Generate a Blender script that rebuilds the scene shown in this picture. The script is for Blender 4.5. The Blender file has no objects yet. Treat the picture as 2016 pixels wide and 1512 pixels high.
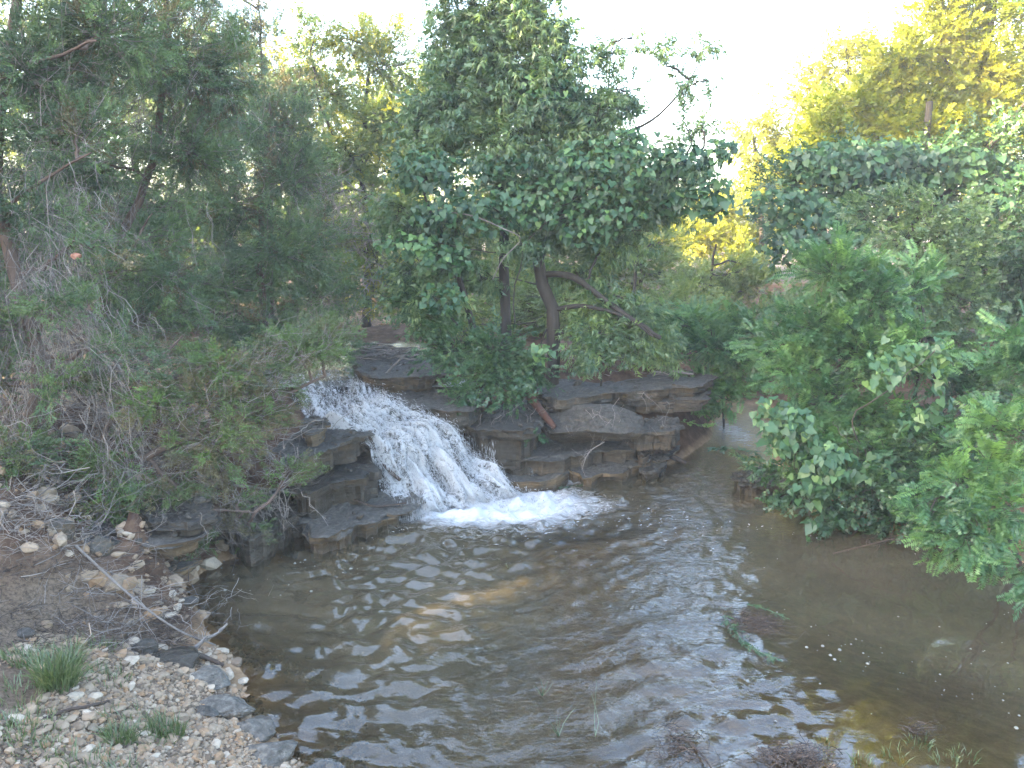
import bpy, math, numpy as np
from mathutils import Vector, Matrix
from math import radians as R, sin, cos, pi

rng = np.random.default_rng(7)
scene = bpy.context.scene
COL = scene.collection

# ------------------------------------------------------------------ camera, sky, sun, exposure
CAM_Z, PITCH, LENS = 3.0, 12.0, 26.0
cam = bpy.data.cameras.new('camera'); cam.lens = LENS; cam.sensor_width = 36; cam.clip_end = 3000
cam_o = bpy.data.objects.new('camera', cam); COL.objects.link(cam_o)
cam_o.location = (0, 0, CAM_Z); cam_o.rotation_euler = (R(90 - PITCH), 0, 0)
scene.camera = cam_o

SUN_EL, SUN_DIR = 15.0, Vector((-1.0, -0.42, 0)).normalized()      # from the left, a little behind the camera
world = bpy.data.worlds.new('World'); scene.world = world; world.use_nodes = True
nt = world.node_tree; nt.nodes.clear()
wo = nt.nodes.new('ShaderNodeOutputWorld'); wb = nt.nodes.new('ShaderNodeBackground')
sk = nt.nodes.new('ShaderNodeTexSky'); sk.sky_type = 'NISHITA'; sk.sun_disc = False
sk.sun_elevation = R(SUN_EL); sk.sun_rotation = math.atan2(SUN_DIR.x, SUN_DIR.y)
sk.air_density = 1.0; sk.dust_density = 3.0; sk.ozone_density = 0.9
nt.links.new(sk.outputs[0], wb.inputs[0]); nt.links.new(wb.outputs[0], wo.inputs[0])
wb.inputs[1].default_value = 0.15
sun = bpy.data.lights.new('sun', 'SUN'); sun.energy = 4.8; sun.angle = R(0.6); sun.color = (1.0, 0.80, 0.48)
sun_o = bpy.data.objects.new('sun', sun); COL.objects.link(sun_o)
sdir = Vector((SUN_DIR.x * cos(R(SUN_EL)), SUN_DIR.y * cos(R(SUN_EL)), sin(R(SUN_EL))))
sun_o.rotation_euler = (sdir).to_track_quat('Z', 'Y').to_euler()
sun_o.location = (-20, -10, 20)
vs = scene.view_settings
vs.view_transform = 'Standard'; vs.look = 'None'; vs.gamma = 1.0; vs.use_curve_mapping = False
vs.exposure = 4.15
cy = scene.cycles
cy.use_denoising = True
cy.max_bounces = 6; cy.diffuse_bounces = 3; cy.glossy_bounces = 3; cy.transmission_bounces = 4
cy.transparent_max_bounces = 8; cy.caustics_reflective = False; cy.caustics_refractive = False
cy.sample_clamp_indirect = 6.0; cy.volume_bounces = 1

# ------------------------------------------------------------------ pixel -> place
F = LENS / 36 * 2016
SP, CP = sin(R(PITCH)), cos(R(PITCH))
def ray(u, v):
    dx, dy = (u - 1008) / F, (756 - v) / F
    return np.array([dx, CP + dy * SP, -SP + dy * CP])
def W(u, v, z):
    d = ray(u, v); t = (z - CAM_Z) / d[2]
    return np.array([d[0] * t, d[1] * t, z])
def P(u, v, Y):
    d = ray(u, v); t = Y / d[1]
    return np.array([d[0] * t, Y, CAM_Z + d[2] * t])
def px(Y, n):                       # n photo pixels at distance Y in metres
    return n * Y / F

# ------------------------------------------------------------------ noise
def _hash(ix, iy, iz):
    h = (ix * 374761393 + iy * 668265263 + iz * 1274126177 + 1013904223) & 0xffffffff
    h = ((h ^ (h >> 13)) * 1274126177) & 0xffffffff
    h = ((h ^ (h >> 16)) * 2246822519) & 0xffffffff
    return ((h ^ (h >> 15)) & 0xffffff) / 0xffffff
def vnoise(p):
    p = np.asarray(p, float)
    if p.ndim == 1: return vnoise(p[None])[0]
    i = np.floor(p).astype(np.int64); f = p - i; f = f * f * (3 - 2 * f)
    r = 0
    for a in (0, 1):
        for b in (0, 1):
            for c in (0, 1):
                w = (f[..., 0] if a else 1 - f[..., 0]) * (f[..., 1] if b else 1 - f[..., 1]) * (f[..., 2] if c else 1 - f[..., 2])
                r = r + w * _hash(i[..., 0] + a, i[..., 1] + b, i[..., 2] + c)
    return r * 2 - 1
def fbm(p, octv=4):
    p = np.asarray(p, float); a, s, r = 1.0, 0.0, 0
    for o in range(octv):
        r = r + a * vnoise(p * (2.03 ** o) + 17.3 * o); s += a; a *= 0.5
    return r / s
def P3(x, y, z=0.0):
    return np.stack(np.broadcast_arrays(np.asarray(x, float), np.asarray(y, float), np.asarray(z, float)), -1)
def smooth(a, b, x):
    t = np.clip((x - a) / (b - a), 0, 1); return t * t * (3 - 2 * t)

# ------------------------------------------------------------------ mesh collecting
class Geo:
    def __init__(s): s.v = []; s.f = []; s.t = []; s.n = 0; s.m = []
    def add(s, v, f, tone=0.5, mat=0):
        v = np.asarray(v, np.float32).reshape(-1, 3); f = np.asarray(f, np.int32)
        s.v.append(v); s.f.append(f + s.n); s.n += len(v)
        s.t.append(np.broadcast_to(np.asarray(tone, np.float32), (len(v),)))
        s.m.append(np.full(len(f), mat, np.int32))
    def mesh(s, name, mats, smooth_=False, attrs=None):
        me = bpy.data.meshes.new(name)
        v = np.concatenate(s.v); me.vertices.add(len(v)); me.vertices.foreach_set('co', v.ravel())
        tot = np.concatenate([np.full(len(f), f.shape[1], np.int32) for f in s.f])
        idx = np.concatenate([f.ravel() for f in s.f])
        me.loops.add(len(idx)); me.loops.foreach_set('vertex_index', idx)
        me.polygons.add(len(tot)); st = np.zeros(len(tot), np.int32); st[1:] = np.cumsum(tot)[:-1]
        me.polygons.foreach_set('loop_start', st); me.polygons.foreach_set('loop_total', tot)
        me.polygons.foreach_set('material_index', np.concatenate(s.m))
        if smooth_: me.polygons.foreach_set('use_smooth', np.ones(len(tot), bool))
        else: me.polygons.foreach_set('use_smooth', np.zeros(len(tot), bool))
        a = me.attributes.new('tone', 'FLOAT', 'POINT'); a.data.foreach_set('value', np.concatenate(s.t).astype(np.float32))
        for k, val in (attrs or {}).items():
            a = me.attributes.new(k, 'FLOAT', 'POINT'); a.data.foreach_set('value', np.asarray(val, np.float32))
        for m in (mats if isinstance(mats, (list, tuple)) else [mats]): me.materials.append(m)
        me.update(calc_edges=True)
        return me
def link(name, me, parent=None, kind=None, label=None, cat=None, group=None):
    o = bpy.data.objects.new(name, me); COL.objects.link(o)
    if parent is not None: o.parent = parent
    if kind: o['kind'] = kind
    if label: o['label'] = label
    if cat: o['category'] = cat
    if group: o['group'] = group
    return o
def thing(name, label, cat, group=None, loc=(0, 0, 0)):
    o = link(name, None, label=label, cat=cat, group=group); o.location = loc; return o
class Rooted:
    """parts are written in world coordinates; the thing's Empty stands at its base"""
    def __init__(s, name, label, cat, base, group=None):
        s.base = np.asarray(base, float); s.o = thing(name, label, cat, group, tuple(base))
    def part(s, name, geo, mats, smooth_=False, kind=None, parent=None, label=None):
        geo.v = [a - s.base.astype(np.float32) for a in geo.v]
        return link(name, geo.mesh(name, mats, smooth_), parent or s.o, kind=kind, label=label)
def single(name, geo, mats, label, cat, base=None, smooth_=False, group=None, kind=None):
    base = np.zeros(3) if base is None else np.asarray(base, float)
    geo.v = [a - base.astype(np.float32) for a in geo.v]
    o = link(name, geo.mesh(name, mats, smooth_), label=label, cat=cat, group=group, kind=kind); o.location = tuple(base); return o

def norm(a): return a / np.maximum(np.linalg.norm(a, axis=-1, keepdims=True), 1e-9)
def tubes(geo, paths, radii, sides=5, tone=0.5, mat=0):
    """paths (T,n,3), radii (T,n)"""
    paths = np.asarray(paths, float)
    if paths.ndim == 2: paths = paths[None]
    radii = np.asarray(radii, float)
    if radii.ndim == 1: radii = np.broadcast_to(radii, paths.shape[:2])
    T, n = paths.shape[:2]
    tan = norm(np.gradient(paths, axis=1))
    ref = np.where(np.abs(tan[:, :1, 2:3]) < 0.8, np.array([0, 0, 1.0]), np.array([1.0, 0.1, 0]))
    a = norm(np.cross(tan, np.broadcast_to(ref, tan.shape))); b = np.cross(tan, a)
    ang = np.arange(sides) * 2 * pi / sides
    ring = a[:, :, None] * np.cos(ang)[None, None, :, None] + b[:, :, None] * np.sin(ang)[None, None, :, None]
    v = paths[:, :, None] + ring * radii[:, :, None, None]
    i = np.arange(T)[:, None, None] * n * sides + np.arange(n - 1)[None, :, None] * sides + np.arange(sides)[None, None, :]
    j = np.arange(T)[:, None, None] * n * sides + np.arange(n - 1)[None, :, None] * sides + (np.arange(sides)[None, None, :] + 1) % sides
    f = np.stack([i, j, j + sides, i + sides], -1).reshape(-1, 4)
    tn = np.broadcast_to(np.asarray(tone, float).reshape(-1, 1, 1) if np.ndim(tone) else tone, (T, n, sides)).ravel()
    geo.add(v.reshape(-1, 3), f, tn, mat)
def wander(A, B, n=8, amp=0.08, sag=0.0, k=None):
    """curved paths from A (T,3) to B (T,3)"""
    A = np.atleast_2d(A).astype(float); B = np.atleast_2d(B).astype(float); T = max(len(A), len(B))
    A = np.broadcast_to(A, (T, 3)); B = np.broadcast_to(B, (T, 3))
    t = np.linspace(0, 1, n)[None, :, None]; L = np.linalg.norm(B - A, axis=1)[:, None, None]
    p = A[:, None] * (1 - t) + B[:, None] * t
    w = np.cumsum(rng.normal(size=(T, n, 3)), axis=1); w -= w[:, :1] * (1 - t) + w[:, -1:] * t
    p = p + w * amp * L / math.sqrt(n) * 1.0
    p[..., 2] += (sag * L[..., 0] * 4 * (t[..., 0]) * (1 - t[..., 0]))
    return p
def spline(pts, n):
    pts = np.asarray(pts, float); m = len(pts)
    d = np.r_[0, np.cumsum(np.linalg.norm(np.diff(pts, axis=0), axis=1))]; d /= d[-1]
    # catmull-rom resample
    q = np.vstack([2 * pts[0] - pts[1], pts, 2 * pts[-1] - pts[-2]])
    out = []
    for t in np.linspace(0, 1, n):
        k = min(np.searchsorted(d, t, side='right') - 1, m - 2); k = max(k, 0)
        s = (t - d[k]) / max(d[k + 1] - d[k], 1e-9)
        p0, p1, p2, p3 = q[k], q[k + 1], q[k + 2], q[k + 3]
        out.append(0.5 * ((2 * p1) + (-p0 + p2) * s + (2 * p0 - 5 * p1 + 4 * p2 - p3) * s * s + (-p0 + 3 * p1 - 3 * p2 + p3) * s ** 3))
    return np.array(out)

# ------------------------------------------------------------------ materials
def mat_base(name):
    m = bpy.data.materials.new(name); m.use_nodes = True; n = m.node_tree; n.nodes.clear()
    return m, n, n.nodes.new('ShaderNodeOutputMaterial')
def ramp(n, src, stops, interp='LINEAR'):
    r = n.nodes.new('ShaderNodeValToRGB'); r.color_ramp.interpolation = interp
    e = r.color_ramp.elements
    while len(e) < len(stops): e.new(0.5)
    for k, (p, c) in enumerate(stops): e[k].position = p; e[k].color = (*c, 1) if len(c) == 3 else c
    if src is not None: n.links.new(src, r.inputs[0])
    return r
def noise(n, scale, detail=4, rough=0.55, vec=None, dist=0.0):
    t = n.nodes.new('ShaderNodeTexNoise'); t.inputs['Scale'].default_value = scale
    t.inputs['Detail'].default_value = detail; t.inputs['Roughness'].default_value = rough; t.inputs['Distortion'].default_value = dist
    if vec is not None: n.links.new(vec, t.inputs['Vector'])
    return t
def mathn(n, op, a, b=None, c=None, clamp=False):
    m = n.nodes.new('ShaderNodeMath'); m.operation = op; m.use_clamp = clamp
    for k, x in enumerate((a, b, c)):
        if x is None: continue
        if isinstance(x, (int, float)): m.inputs[k].default_value = x
        else: n.links.new(x, m.inputs[k])
    return m.outputs[0]
def mixc(n, fac, a, b, mode='MIX'):
    m = n.nodes.new('ShaderNodeMix'); m.data_type = 'RGBA'; m.blend_type = mode
    for s, x in ((m.inputs[0], fac), (m.inputs[6], a), (m.inputs[7], b)):
        if isinstance(x, (int, float)): s.default_value = x
        elif isinstance(x, tuple): s.default_value = (*x, 1)
        else: n.links.new(x, s)
    return m.outputs[2]
def attr(n, name):
    a = n.nodes.new('ShaderNodeAttribute'); a.attribute_name = name; return a.outputs['Fac']
def geopos(n): return n.nodes.new('ShaderNodeNewGeometry').outputs['Position']
LEAF = 0.77
def leaf_mat(name, c0, c1, c2, trans=0.35, gloss=0.06, rough=0.45, back=None):
    c0, c1, c2 = [tuple(x * LEAF for x in c) for c in (c0, c1, c2)]
    """per-leaf tone picks the leaf's own colour, patches vary over the crown"""
    m, n, out = mat_base(name)
    t = attr(n, 'tone'); nz = noise(n, 1.3, 2, vec=geopos(n))
    f = mathn(n, 'ADD', mathn(n, 'MULTIPLY', t, 0.75), mathn(n, 'MULTIPLY', mathn(n, 'SUBTRACT', nz.outputs[0], 0.38), 1.0), clamp=True)
    c = ramp(n, f, [(0.0, c0), (0.45, c1), (0.95, c2)]).outputs[0]
    d = n.nodes.new('ShaderNodeBsdfDiffuse'); n.links.new(c, d.inputs[0])
    tr = n.nodes.new('ShaderNodeBsdfTranslucent')
    n.links.new(mixc(n, 1.0, c, (1.15, 1.12, 0.55), 'MULTIPLY'), tr.inputs[0])
    mx = n.nodes.new('ShaderNodeMixShader'); mx.inputs[0].default_value = trans
    n.links.new(d.outputs[0], mx.inputs[1]); n.links.new(tr.outputs[0], mx.inputs[2])
    g = n.nodes.new('ShaderNodeBsdfGlossy'); g.inputs['Roughness'].default_value = rough
    g.inputs[0].default_value = (0.9, 0.95, 1, 1)
    m2 = n.nodes.new('ShaderNodeMixShader'); m2.inputs[0].default_value = gloss
    n.links.new(mx.outputs[0], m2.inputs[1]); n.links.new(g.outputs[0], m2.inputs[2])
    n.links.new(m2.outputs[0], out.inputs[0]); return m
def principled(n, out, col, rough=0.8, bump=None, bstr=0.5, bdist=0.02, spec=0.3):
    b = n.nodes.new('ShaderNodeBsdfPrincipled')
    for s, x in ((b.inputs['Base Color'], col), (b.inputs['Roughness'], rough)):
        if isinstance(x, (int, float)): s.default_value = x
        elif isinstance(x, tuple): s.default_value = (*x, 1)
        else: n.links.new(x, s)
    b.inputs['Specular IOR Level'].default_value = spec
    if bump is not None:
        bp = n.nodes.new('ShaderNodeBump'); bp.inputs['Strength'].default_value = bstr; bp.inputs['Distance'].default_value = bdist
        n.links.new(bump, bp.inputs['Height']); n.links.new(bp.outputs[0], b.inputs['Normal'])
    n.links.new(b.outputs[0], out.inputs[0]); return b
def bark_mat(name, a, b, sc=14):
    m, n, out = mat_base(name); t = n.nodes.new('ShaderNodeMapping'); t.inputs['Scale'].default_value = (1, 1, 0.25)
    n.links.new(geopos(n), t.inputs[0]); nz = noise(n, sc, 6, 0.65, t.outputs[0])
    f = mathn(n, 'ADD', mathn(n, 'MULTIPLY', attr(n, 'tone'), 0.5), mathn(n, 'MULTIPLY', nz.outputs[0], 0.5))
    principled(n, out, ramp(n, f, [(0.28, a), (0.7, b)]).outputs[0], 0.85, nz.outputs[0], 0.9, 0.02); return m

M = {}
M['cedar'] = leaf_mat('cedar_foliage', (0.034, 0.064, 0.040), (0.082, 0.138, 0.070), (0.17, 0.27, 0.085), 0.25, 0.03)
M['cedar_low'] = leaf_mat('low_cedar_foliage', (0.050, 0.066, 0.030), (0.085, 0.125, 0.046), (0.14, 0.26, 0.055), 0.25, 0.03)
M['cedar_brown'] = leaf_mat('cedar_foliage_brown', (0.085, 0.078, 0.048), (0.125, 0.11, 0.06), (0.17, 0.15, 0.07), 0.2, 0.02)
M['elm'] = leaf_mat('elm_leaves', (0.035, 0.075, 0.038), (0.085, 0.150, 0.062), (0.20, 0.29, 0.085), 0.4, 0.04)
M['willow'] = leaf_mat('narrow_leaves', (0.032, 0.074, 0.038), (0.080, 0.150, 0.060), (0.24, 0.34, 0.095), 0.36, 0.04)
M['frond'] = leaf_mat('frond_leaflets', (0.016, 0.052, 0.026), (0.060, 0.148, 0.058), (0.18, 0.34, 0.09), 0.36, 0.03)
M['vine'] = leaf_mat('vine_leaves', (0.018, 0.058, 0.028), (0.055, 0.135, 0.050), (0.19, 0.33, 0.09), 0.34, 0.03, 0.5)
M['shrub'] = leaf_mat('dark_shrub_leaves', (0.018, 0.050, 0.026), (0.042, 0.100, 0.040), (0.10, 0.19, 0.055), 0.3, 0.04)
M['far'] = leaf_mat('far_leaves_sun_tint', (0.11, 0.15, 0.018), (0.23, 0.26, 0.026), (0.38, 0.35, 0.035), 0.45, 0.02)  # yellow of the low sun is put into the leaf colour
M['fartop'] = leaf_mat('corner_tree_leaves_sun_tint', (0.07, 0.12, 0.014), (0.19, 0.23, 0.018), (0.36, 0.34, 0.022), 0.45, 0.02)  # sunlit yellow put into the leaf colour here as well
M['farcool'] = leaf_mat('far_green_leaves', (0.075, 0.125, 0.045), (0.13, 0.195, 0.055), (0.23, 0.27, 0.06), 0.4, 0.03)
M['bark'] = bark_mat('dark_bark', (0.012, 0.010, 0.009), (0.045, 0.037, 0.031))
M['cedar_bark'] = bark_mat('cedar_bark', (0.04, 0.026, 0.021), (0.12, 0.085, 0.068))
M['deadwood'] = bark_mat('grey_deadwood', (0.055, 0.046, 0.042), (0.21, 0.185, 0.17), 20)
M['darkwood'] = bark_mat('wet_dark_wood', (0.018, 0.013, 0.010), (0.07, 0.05, 0.04), 20)
M['redwood'] = bark_mat('split_red_wood', (0.022, 0.012, 0.009), (0.085, 0.036, 0.024), 20)

def rock_mat(name, pale=1.0, ochre=0.5, wetz=0.12):
    m, n, out = mat_base(name); pos = geopos(n)
    big = noise(n, 1.6, 5, 0.6, pos); fine = noise(n, 22, 6, 0.7, pos)
    st = n.nodes.new('ShaderNodeMapping'); st.inputs['Scale'].default_value = (0.7, 0.7, 9.0); n.links.new(pos, st.inputs[0])
    strat = noise(n, 2.2, 5, 0.62, st.outputs[0], 0.6)
    grey = ramp(n, fine.outputs[0], [(0.30, (0.055 * pale, 0.050 * pale, 0.044 * pale)), (0.5, (0.15 * pale, 0.138 * pale, 0.122 * pale)), (0.72, (0.30 * pale, 0.28 * pale, 0.25 * pale))]).outputs[0]
    tan = ramp(n, strat.outputs[0], [(0.3, (0.035, 0.022, 0.013)), (0.5, (0.09, 0.060, 0.032)), (0.7, (0.16, 0.11, 0.06))]).outputs[0]
    nrm = n.nodes.new('ShaderNodeNewGeometry'); sx = n.nodes.new('ShaderNodeSeparateXYZ'); n.links.new(nrm.outputs['Normal'], sx.inputs[0])
    side = ramp(n, sx.outputs[2], [(0.0, (1, 1, 1)), (0.65, (0, 0, 0))]).outputs[0]
    f = mathn(n, 'MULTIPLY', side, mathn(n, 'MULTIPLY', ramp(n, big.outputs[0], [(0.35, (0.1, 0.1, 0.1)), (0.6, (1, 1, 1))]).outputs[0], ochre), clamp=True)
    c = mixc(n, f, grey, tan)
    lich = ramp(n, noise(n, 7, 6, 0.75, pos).outputs[0], [(0.52, (0, 0, 0)), (0.60, (1, 1, 1))]).outputs[0]
    c = mixc(n, mathn(n, 'MULTIPLY', lich, 0.6), c, (0.035, 0.034, 0.030))
    sp = n.nodes.new('ShaderNodeSeparateXYZ'); n.links.new(pos, sp.inputs[0])
    wet = mathn(n, 'SUBTRACT', 1.0, mathn(n, 'DIVIDE', mathn(n, 'SUBTRACT', sp.outputs[2], mathn(n, 'MULTIPLY', big.outputs[0], wetz)), wetz + 0.001), clamp=True)
    c = mixc(n, mathn(n, 'MULTIPLY', wet, 0.55), c, (0.03, 0.024, 0.016))
    rg = mathn(n, 'SUBTRACT', 0.82, mathn(n, 'MULTIPLY', wet, 0.5))
    h = mathn(n, 'ADD', mathn(n, 'MULTIPLY', fine.outputs[0], 0.6), mathn(n, 'MULTIPLY', strat.outputs[0], 1.0))
    principled(n, out, c, rg, h, 1.0, 0.035, 0.35); return m
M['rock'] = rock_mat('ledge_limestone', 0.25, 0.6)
M['rock_dark'] = rock_mat('shade_tinted_wet_limestone', 0.14, 0.5, 0.5)  # darker copy of the limestone: shade and wet both put into its colour
M['rock_ochre'] = rock_mat('ochre_limestone', 0.36, 1.4, 0.05)
M['rock_pale'] = rock_mat('pale_shore_limestone', 0.62, 0.5, 0.05)
def stone_mat(name, stops):
    m, n, out = mat_base(name); fine = noise(n, 35, 5, 0.6, geopos(n))
    c = ramp(n, attr(n, 'tone'), stops).outputs[0]
    c = mixc(n, 0.5, c, ramp(n, fine.outputs[0], [(0.3, (0.35, 0.33, 0.3)), (0.7, (1, 1, 1))]).outputs[0], 'MULTIPLY')
    principled(n, out, c, 0.9, fine.outputs[0], 0.5, 0.01, 0.2); return m
M['stone'] = stone_mat('pale_limestone', [(0.0, (0.09, 0.068, 0.050)), (0.3, (0.17, 0.13, 0.095)), (0.6, (0.26, 0.205, 0.150)), (0.85, (0.22, 0.135, 0.075)), (1.0, (0.33, 0.28, 0.22))])
M['twigstuff'] = M['deadwood']

# ------------------------------------------------------------------ terrain height
ctrl = []
def C(u, v, z): p = W(u, v, z); ctrl.append((p[0], p[1], z))
# pool bed
for u, v in ((900, 1150), (700, 1250), (800, 1400), (960, 1280), (960, 1120), (560, 1250), (1700, 1200), (1850, 1300), (1950, 1250), (1150, 1010)): C(u, v, -0.55)
for u, v in ((1250, 1200), (1300, 1050), (1350, 950)): C(u, v, -0.2)
for u, v in ((1080, 1080), (1100, 1180), (1140, 1280), (1200, 1380), (1120, 1400)): C(u, v, -0.08)
for u, v in ((950, 1420), (1000, 1500), (1200, 1480)): C(u, v, -0.2)
C(1430, 870, -0.15); C(1465, 835, -0.15); C(1490, 865, -0.15); C(1400, 895, -0.12); C(1500, 820, -0.1); C(1480, 900, -.15); C(560, 1110, -0.3); C(460, 1180, -0.25); C(620, 1350, -0.25); C(1400, 1250, -0.16)
# sand bar at lower right
for u, v, z in ((1200, 1500, -.05), (1400, 1400, -0.035), (1300, 1440, -.06), (1500, 1400, -0.025), (1580, 1440, -.012), (1650, 1430, -0.012), (1720, 1400, -.02), (1780, 1450, -0.004), (1600, 1500, -0.012), (1700, 1490, -.004), (1850, 1500, -0.012), (1400, 1480, -0.05), (1950, 1512, -0.015), (1800, 1540, -0.005), (1500, 1560, -.01), (1980, 1440, -0.12), (1750, 1330, -0.3), (1500, 1330, -0.13)): C(u, v, z)
# left shore and bank
for u, v in ((545, 1090), (400, 1130), (405, 1230), (455, 1290), (490, 1390), (560, 1470), (640, 1560)): C(u, v, 0.0)
for u, v, z in ((370, 1180, .08), (350, 1260, .07), (330, 1130, .18), (380, 1330, .14), (300, 1350, .26), (240, 1200, .28), (100, 1200, .42), (300, 1450, .28), (420, 1450, .16), (0, 1300, .58), (0, 1500, .62), (200, 1512, .46), (250, 1090, .42), (90, 1080, .75), (250, 990, .85), (60, 960, 1.0), (430, 1070, .12), (420, 1500, .2)): C(u, v, z)
# right shore and bank
for u, v in ((1540, 915), (1640, 975), (1760, 1035), (1880, 1065), (2000, 1100), (2090, 1140)): C(u, v, 0.02)
for u, v in ((1500, 985), (1600, 1070), (1720, 1120), (1850, 1150), (2000, 1200)): C(u, v, -0.35)
for x, y, z in ((4.6, 7.6, .45), (5.6, 6.6, .5), (5.8, 5, .35), (3.9, 8.6, .4), (4.3, 10.5, .45), (6, 9, .8), (8.5, 8, 1.1), (8, 5, .7), (5.5, 3.5, .2), (4.5, 2, .5), (3.6, 12.4, -.08), (3.9, 14, 0.0), (4.8, 13, .6)): ctrl.append((x, y, z))
# plateau above the ledge, upstream bed, left back
for x, y, z in ((-2.6, 13.6, 1.04), (-1.8, 14.2, 1.08), (-3.6, 14, 1.08), (.3, 9.9, .95), (1.4, 10.0, .95), (2.3, 10.6, .8), (0, 11.5, 1.05), (1.8, 13, 1.05), (-.6, 9.6, .9), (-1.0, 14, 1.1), (-2.5, 11, .84), (-2.7, 12.3, .86), (-2.6, 15, 1.06), (-2.4, 9.9, .82),
                (-4.2, 11, 1.05), (-5.3, 9.5, 1.1), (-4.0, 8.2, 1.05), (-6.5, 7.5, 1.3), (-3.0, 7.9, .85), (-3.4, 7.0, .55), (-2.6, 17.5, 1.15), (-5, 14, 1.2), (-8, 10, 1.5), (-8, 4, 1.2), (0, 18, 1.2), (5, 18, 1.2), (9, 14, 1.3), (9, 11, 1.3), (-6, 19, 1.4),
                (0, 8.9, .1), (1.2, 9.0, .1), (-.2, 8.4, -.2), (-1.0, 8.3, .3), (-1.5, 8.7, .62), (-2.0, 9.1, .76), (-1.75, 8.0, .5), (-1.6, 7.35, .05), (-2.2, 7.2, .05)): ctrl.append((x, y, z))
for x, y, z in ((0, 1.2, .35), (2.5, 1, .6), (-2, 2.0, .75), (-4, 3, .85), (0, -1, 1.2), (-5, -1, 1.4), (5, -1, 1.2)): ctrl.append((x, y, z))
CT = np.array(ctrl)
def tps(r2): return 0.5 * r2 * np.log(r2 + 1e-9)
_n = len(CT); _d = ((CT[:, None, :2] - CT[None, :, :2]) ** 2).sum(-1)
_A = np.zeros((_n + 3, _n + 3)); _A[:_n, :_n] = tps(_d) + np.eye(_n) * 0.004
_A[:_n, _n] = 1; _A[:_n, _n + 1:] = CT[:, :2]; _A[_n, :_n] = 1; _A[_n + 1:, :_n] = CT[:, :2].T
_w = np.linalg.solve(_A, np.r_[CT[:, 2], 0, 0, 0])
def ground0(x, y):
    x = np.asarray(x, float); y = np.asarray(y, float); sh = x.shape; xf, yf = x.ravel(), y.ravel()
    out = np.zeros(len(xf))
    for s in range(0, len(xf), 20000):
        d = (xf[s:s + 20000, None] - CT[None, :, 0]) ** 2 + (yf[s:s + 20000, None] - CT[None, :, 1]) ** 2
        out[s:s + 20000] = tps(d) @ _w[:_n] + _w[_n] + _w[_n + 1] * xf[s:s + 20000] + _w[_n + 2] * yf[s:s + 20000]
    out = np.clip(out, -0.7, 2.0)
    far = smooth(0, 1, np.maximum.reduce([(np.abs(xf) - 8) / 4, (yf - 18) / 5, (-yf - .5) / 3]))
    out = out * (1 - far) + 1.3 * far
    return out.reshape(sh)
def ground(x, y):
    z = ground0(x, y)
    wet = smooth(-0.1, 0.35, z)
    return z + fbm(P3(np.asarray(x) * 1.8, np.asarray(y) * 1.8), 4) * (0.015 + 0.07 * wet) + fbm(P3(np.asarray(x) * 9, np.asarray(y) * 9, 3), 3) * (0.006 + 0.022 * wet)
def on(p, dz=0.0): return np.array([p[0], p[1], float(ground(np.array([p[0]]), np.array([p[1]]))[0]) + dz])

def grid_faces(nx, ny):
    i = np.arange(ny - 1)[:, None] * nx + np.arange(nx - 1)[None, :]
    return np.stack([i, i + 1, i + nx + 1, i + nx], -1).reshape(-1, 4)

# ground material
def ground_mat():
    m, n, out = mat_base('creek_bank_soil'); pos = geopos(n)
    big = noise(n, 0.9, 4, 0.6, pos); mid = noise(n, 6, 6, 0.7, pos); fine = noise(n, 45, 5, 0.7, pos)
    soil = ramp(n, mid.outputs[0], [(0.3, (0.026, 0.013, 0.008)), (0.5, (0.062, 0.034, 0.021)), (0.7, (0.115, 0.074, 0.048))]).outputs[0]
    grit = ramp(n, fine.outputs[0], [(0.35, (0.045, 0.032, 0.022)), (0.6, (0.15, 0.11, 0.078))]).outputs[0]
    sp = n.nodes.new('ShaderNodeSeparateXYZ'); n.links.new(pos, sp.inputs[0])
    g = mathn(n, 'MULTIPLY', attr(n, 'gravel'), ramp(n, big.outputs[0], [(0.3, (0.5, 0.5, 0.5)), (0.6, (1, 1, 1))]).outputs[0])
    c = mixc(n, g, soil, grit)
    sand = ramp(n, mid.outputs[0], [(0.3, (0.13, 0.082, 0.046)), (0.7, (0.30, 0.20, 0.118))]).outputs[0]
    under = ramp(n, sp.outputs[2], [(0.0, (1, 1, 1)), (0.09, (0, 0, 0))]).outputs[0]
    mu = mathn(n, 'SUBTRACT', 1.0, mathn(n, 'MULTIPLY', mathn(n, 'ADD', sp.outputs[2], 0.0), 12.0), clamp=True)
    c = mixc(n, mu, c, sand)
    h = mathn(n, 'ADD', mid.outputs[0], mathn(n, 'MULTIPLY', fine.outputs[0], 0.4))
    principled(n, out, c, 0.9, h, 0.9, 0.03, 0.25); return m
M['ground'] = ground_mat()
xs = np.arange(-9.5, 9.51, 0.07); ys = np.arange(0.6, 19.5, 0.07)
X, Y = np.meshgrid(xs, ys); Z = ground(X, Y)
g = Geo(); g.add(np.stack([X, Y, Z], -1), grid_faces(len(xs), len(ys)))
grav = smooth(0.02, 0.12, Z) * smooth(0.9, 0.5, Z) * smooth(-0.4, -1.1, X) * smooth(5.5, 4.7, Y)
grav *= smooth(-.3, .35, fbm(P3(X * .9, Y * .9, 8), 3) + smooth(4.9, 4.3, Y) + .1)
grav = np.maximum(grav, smooth(14.5, 16, Y) * 0.9 * smooth(0, -1.5, X))
me = g.mesh('ground', M['ground'], True, {'gravel': grav.ravel()})
link('ground', me, kind='structure', label='brown soil and gravel banks around the creek pool')
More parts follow.
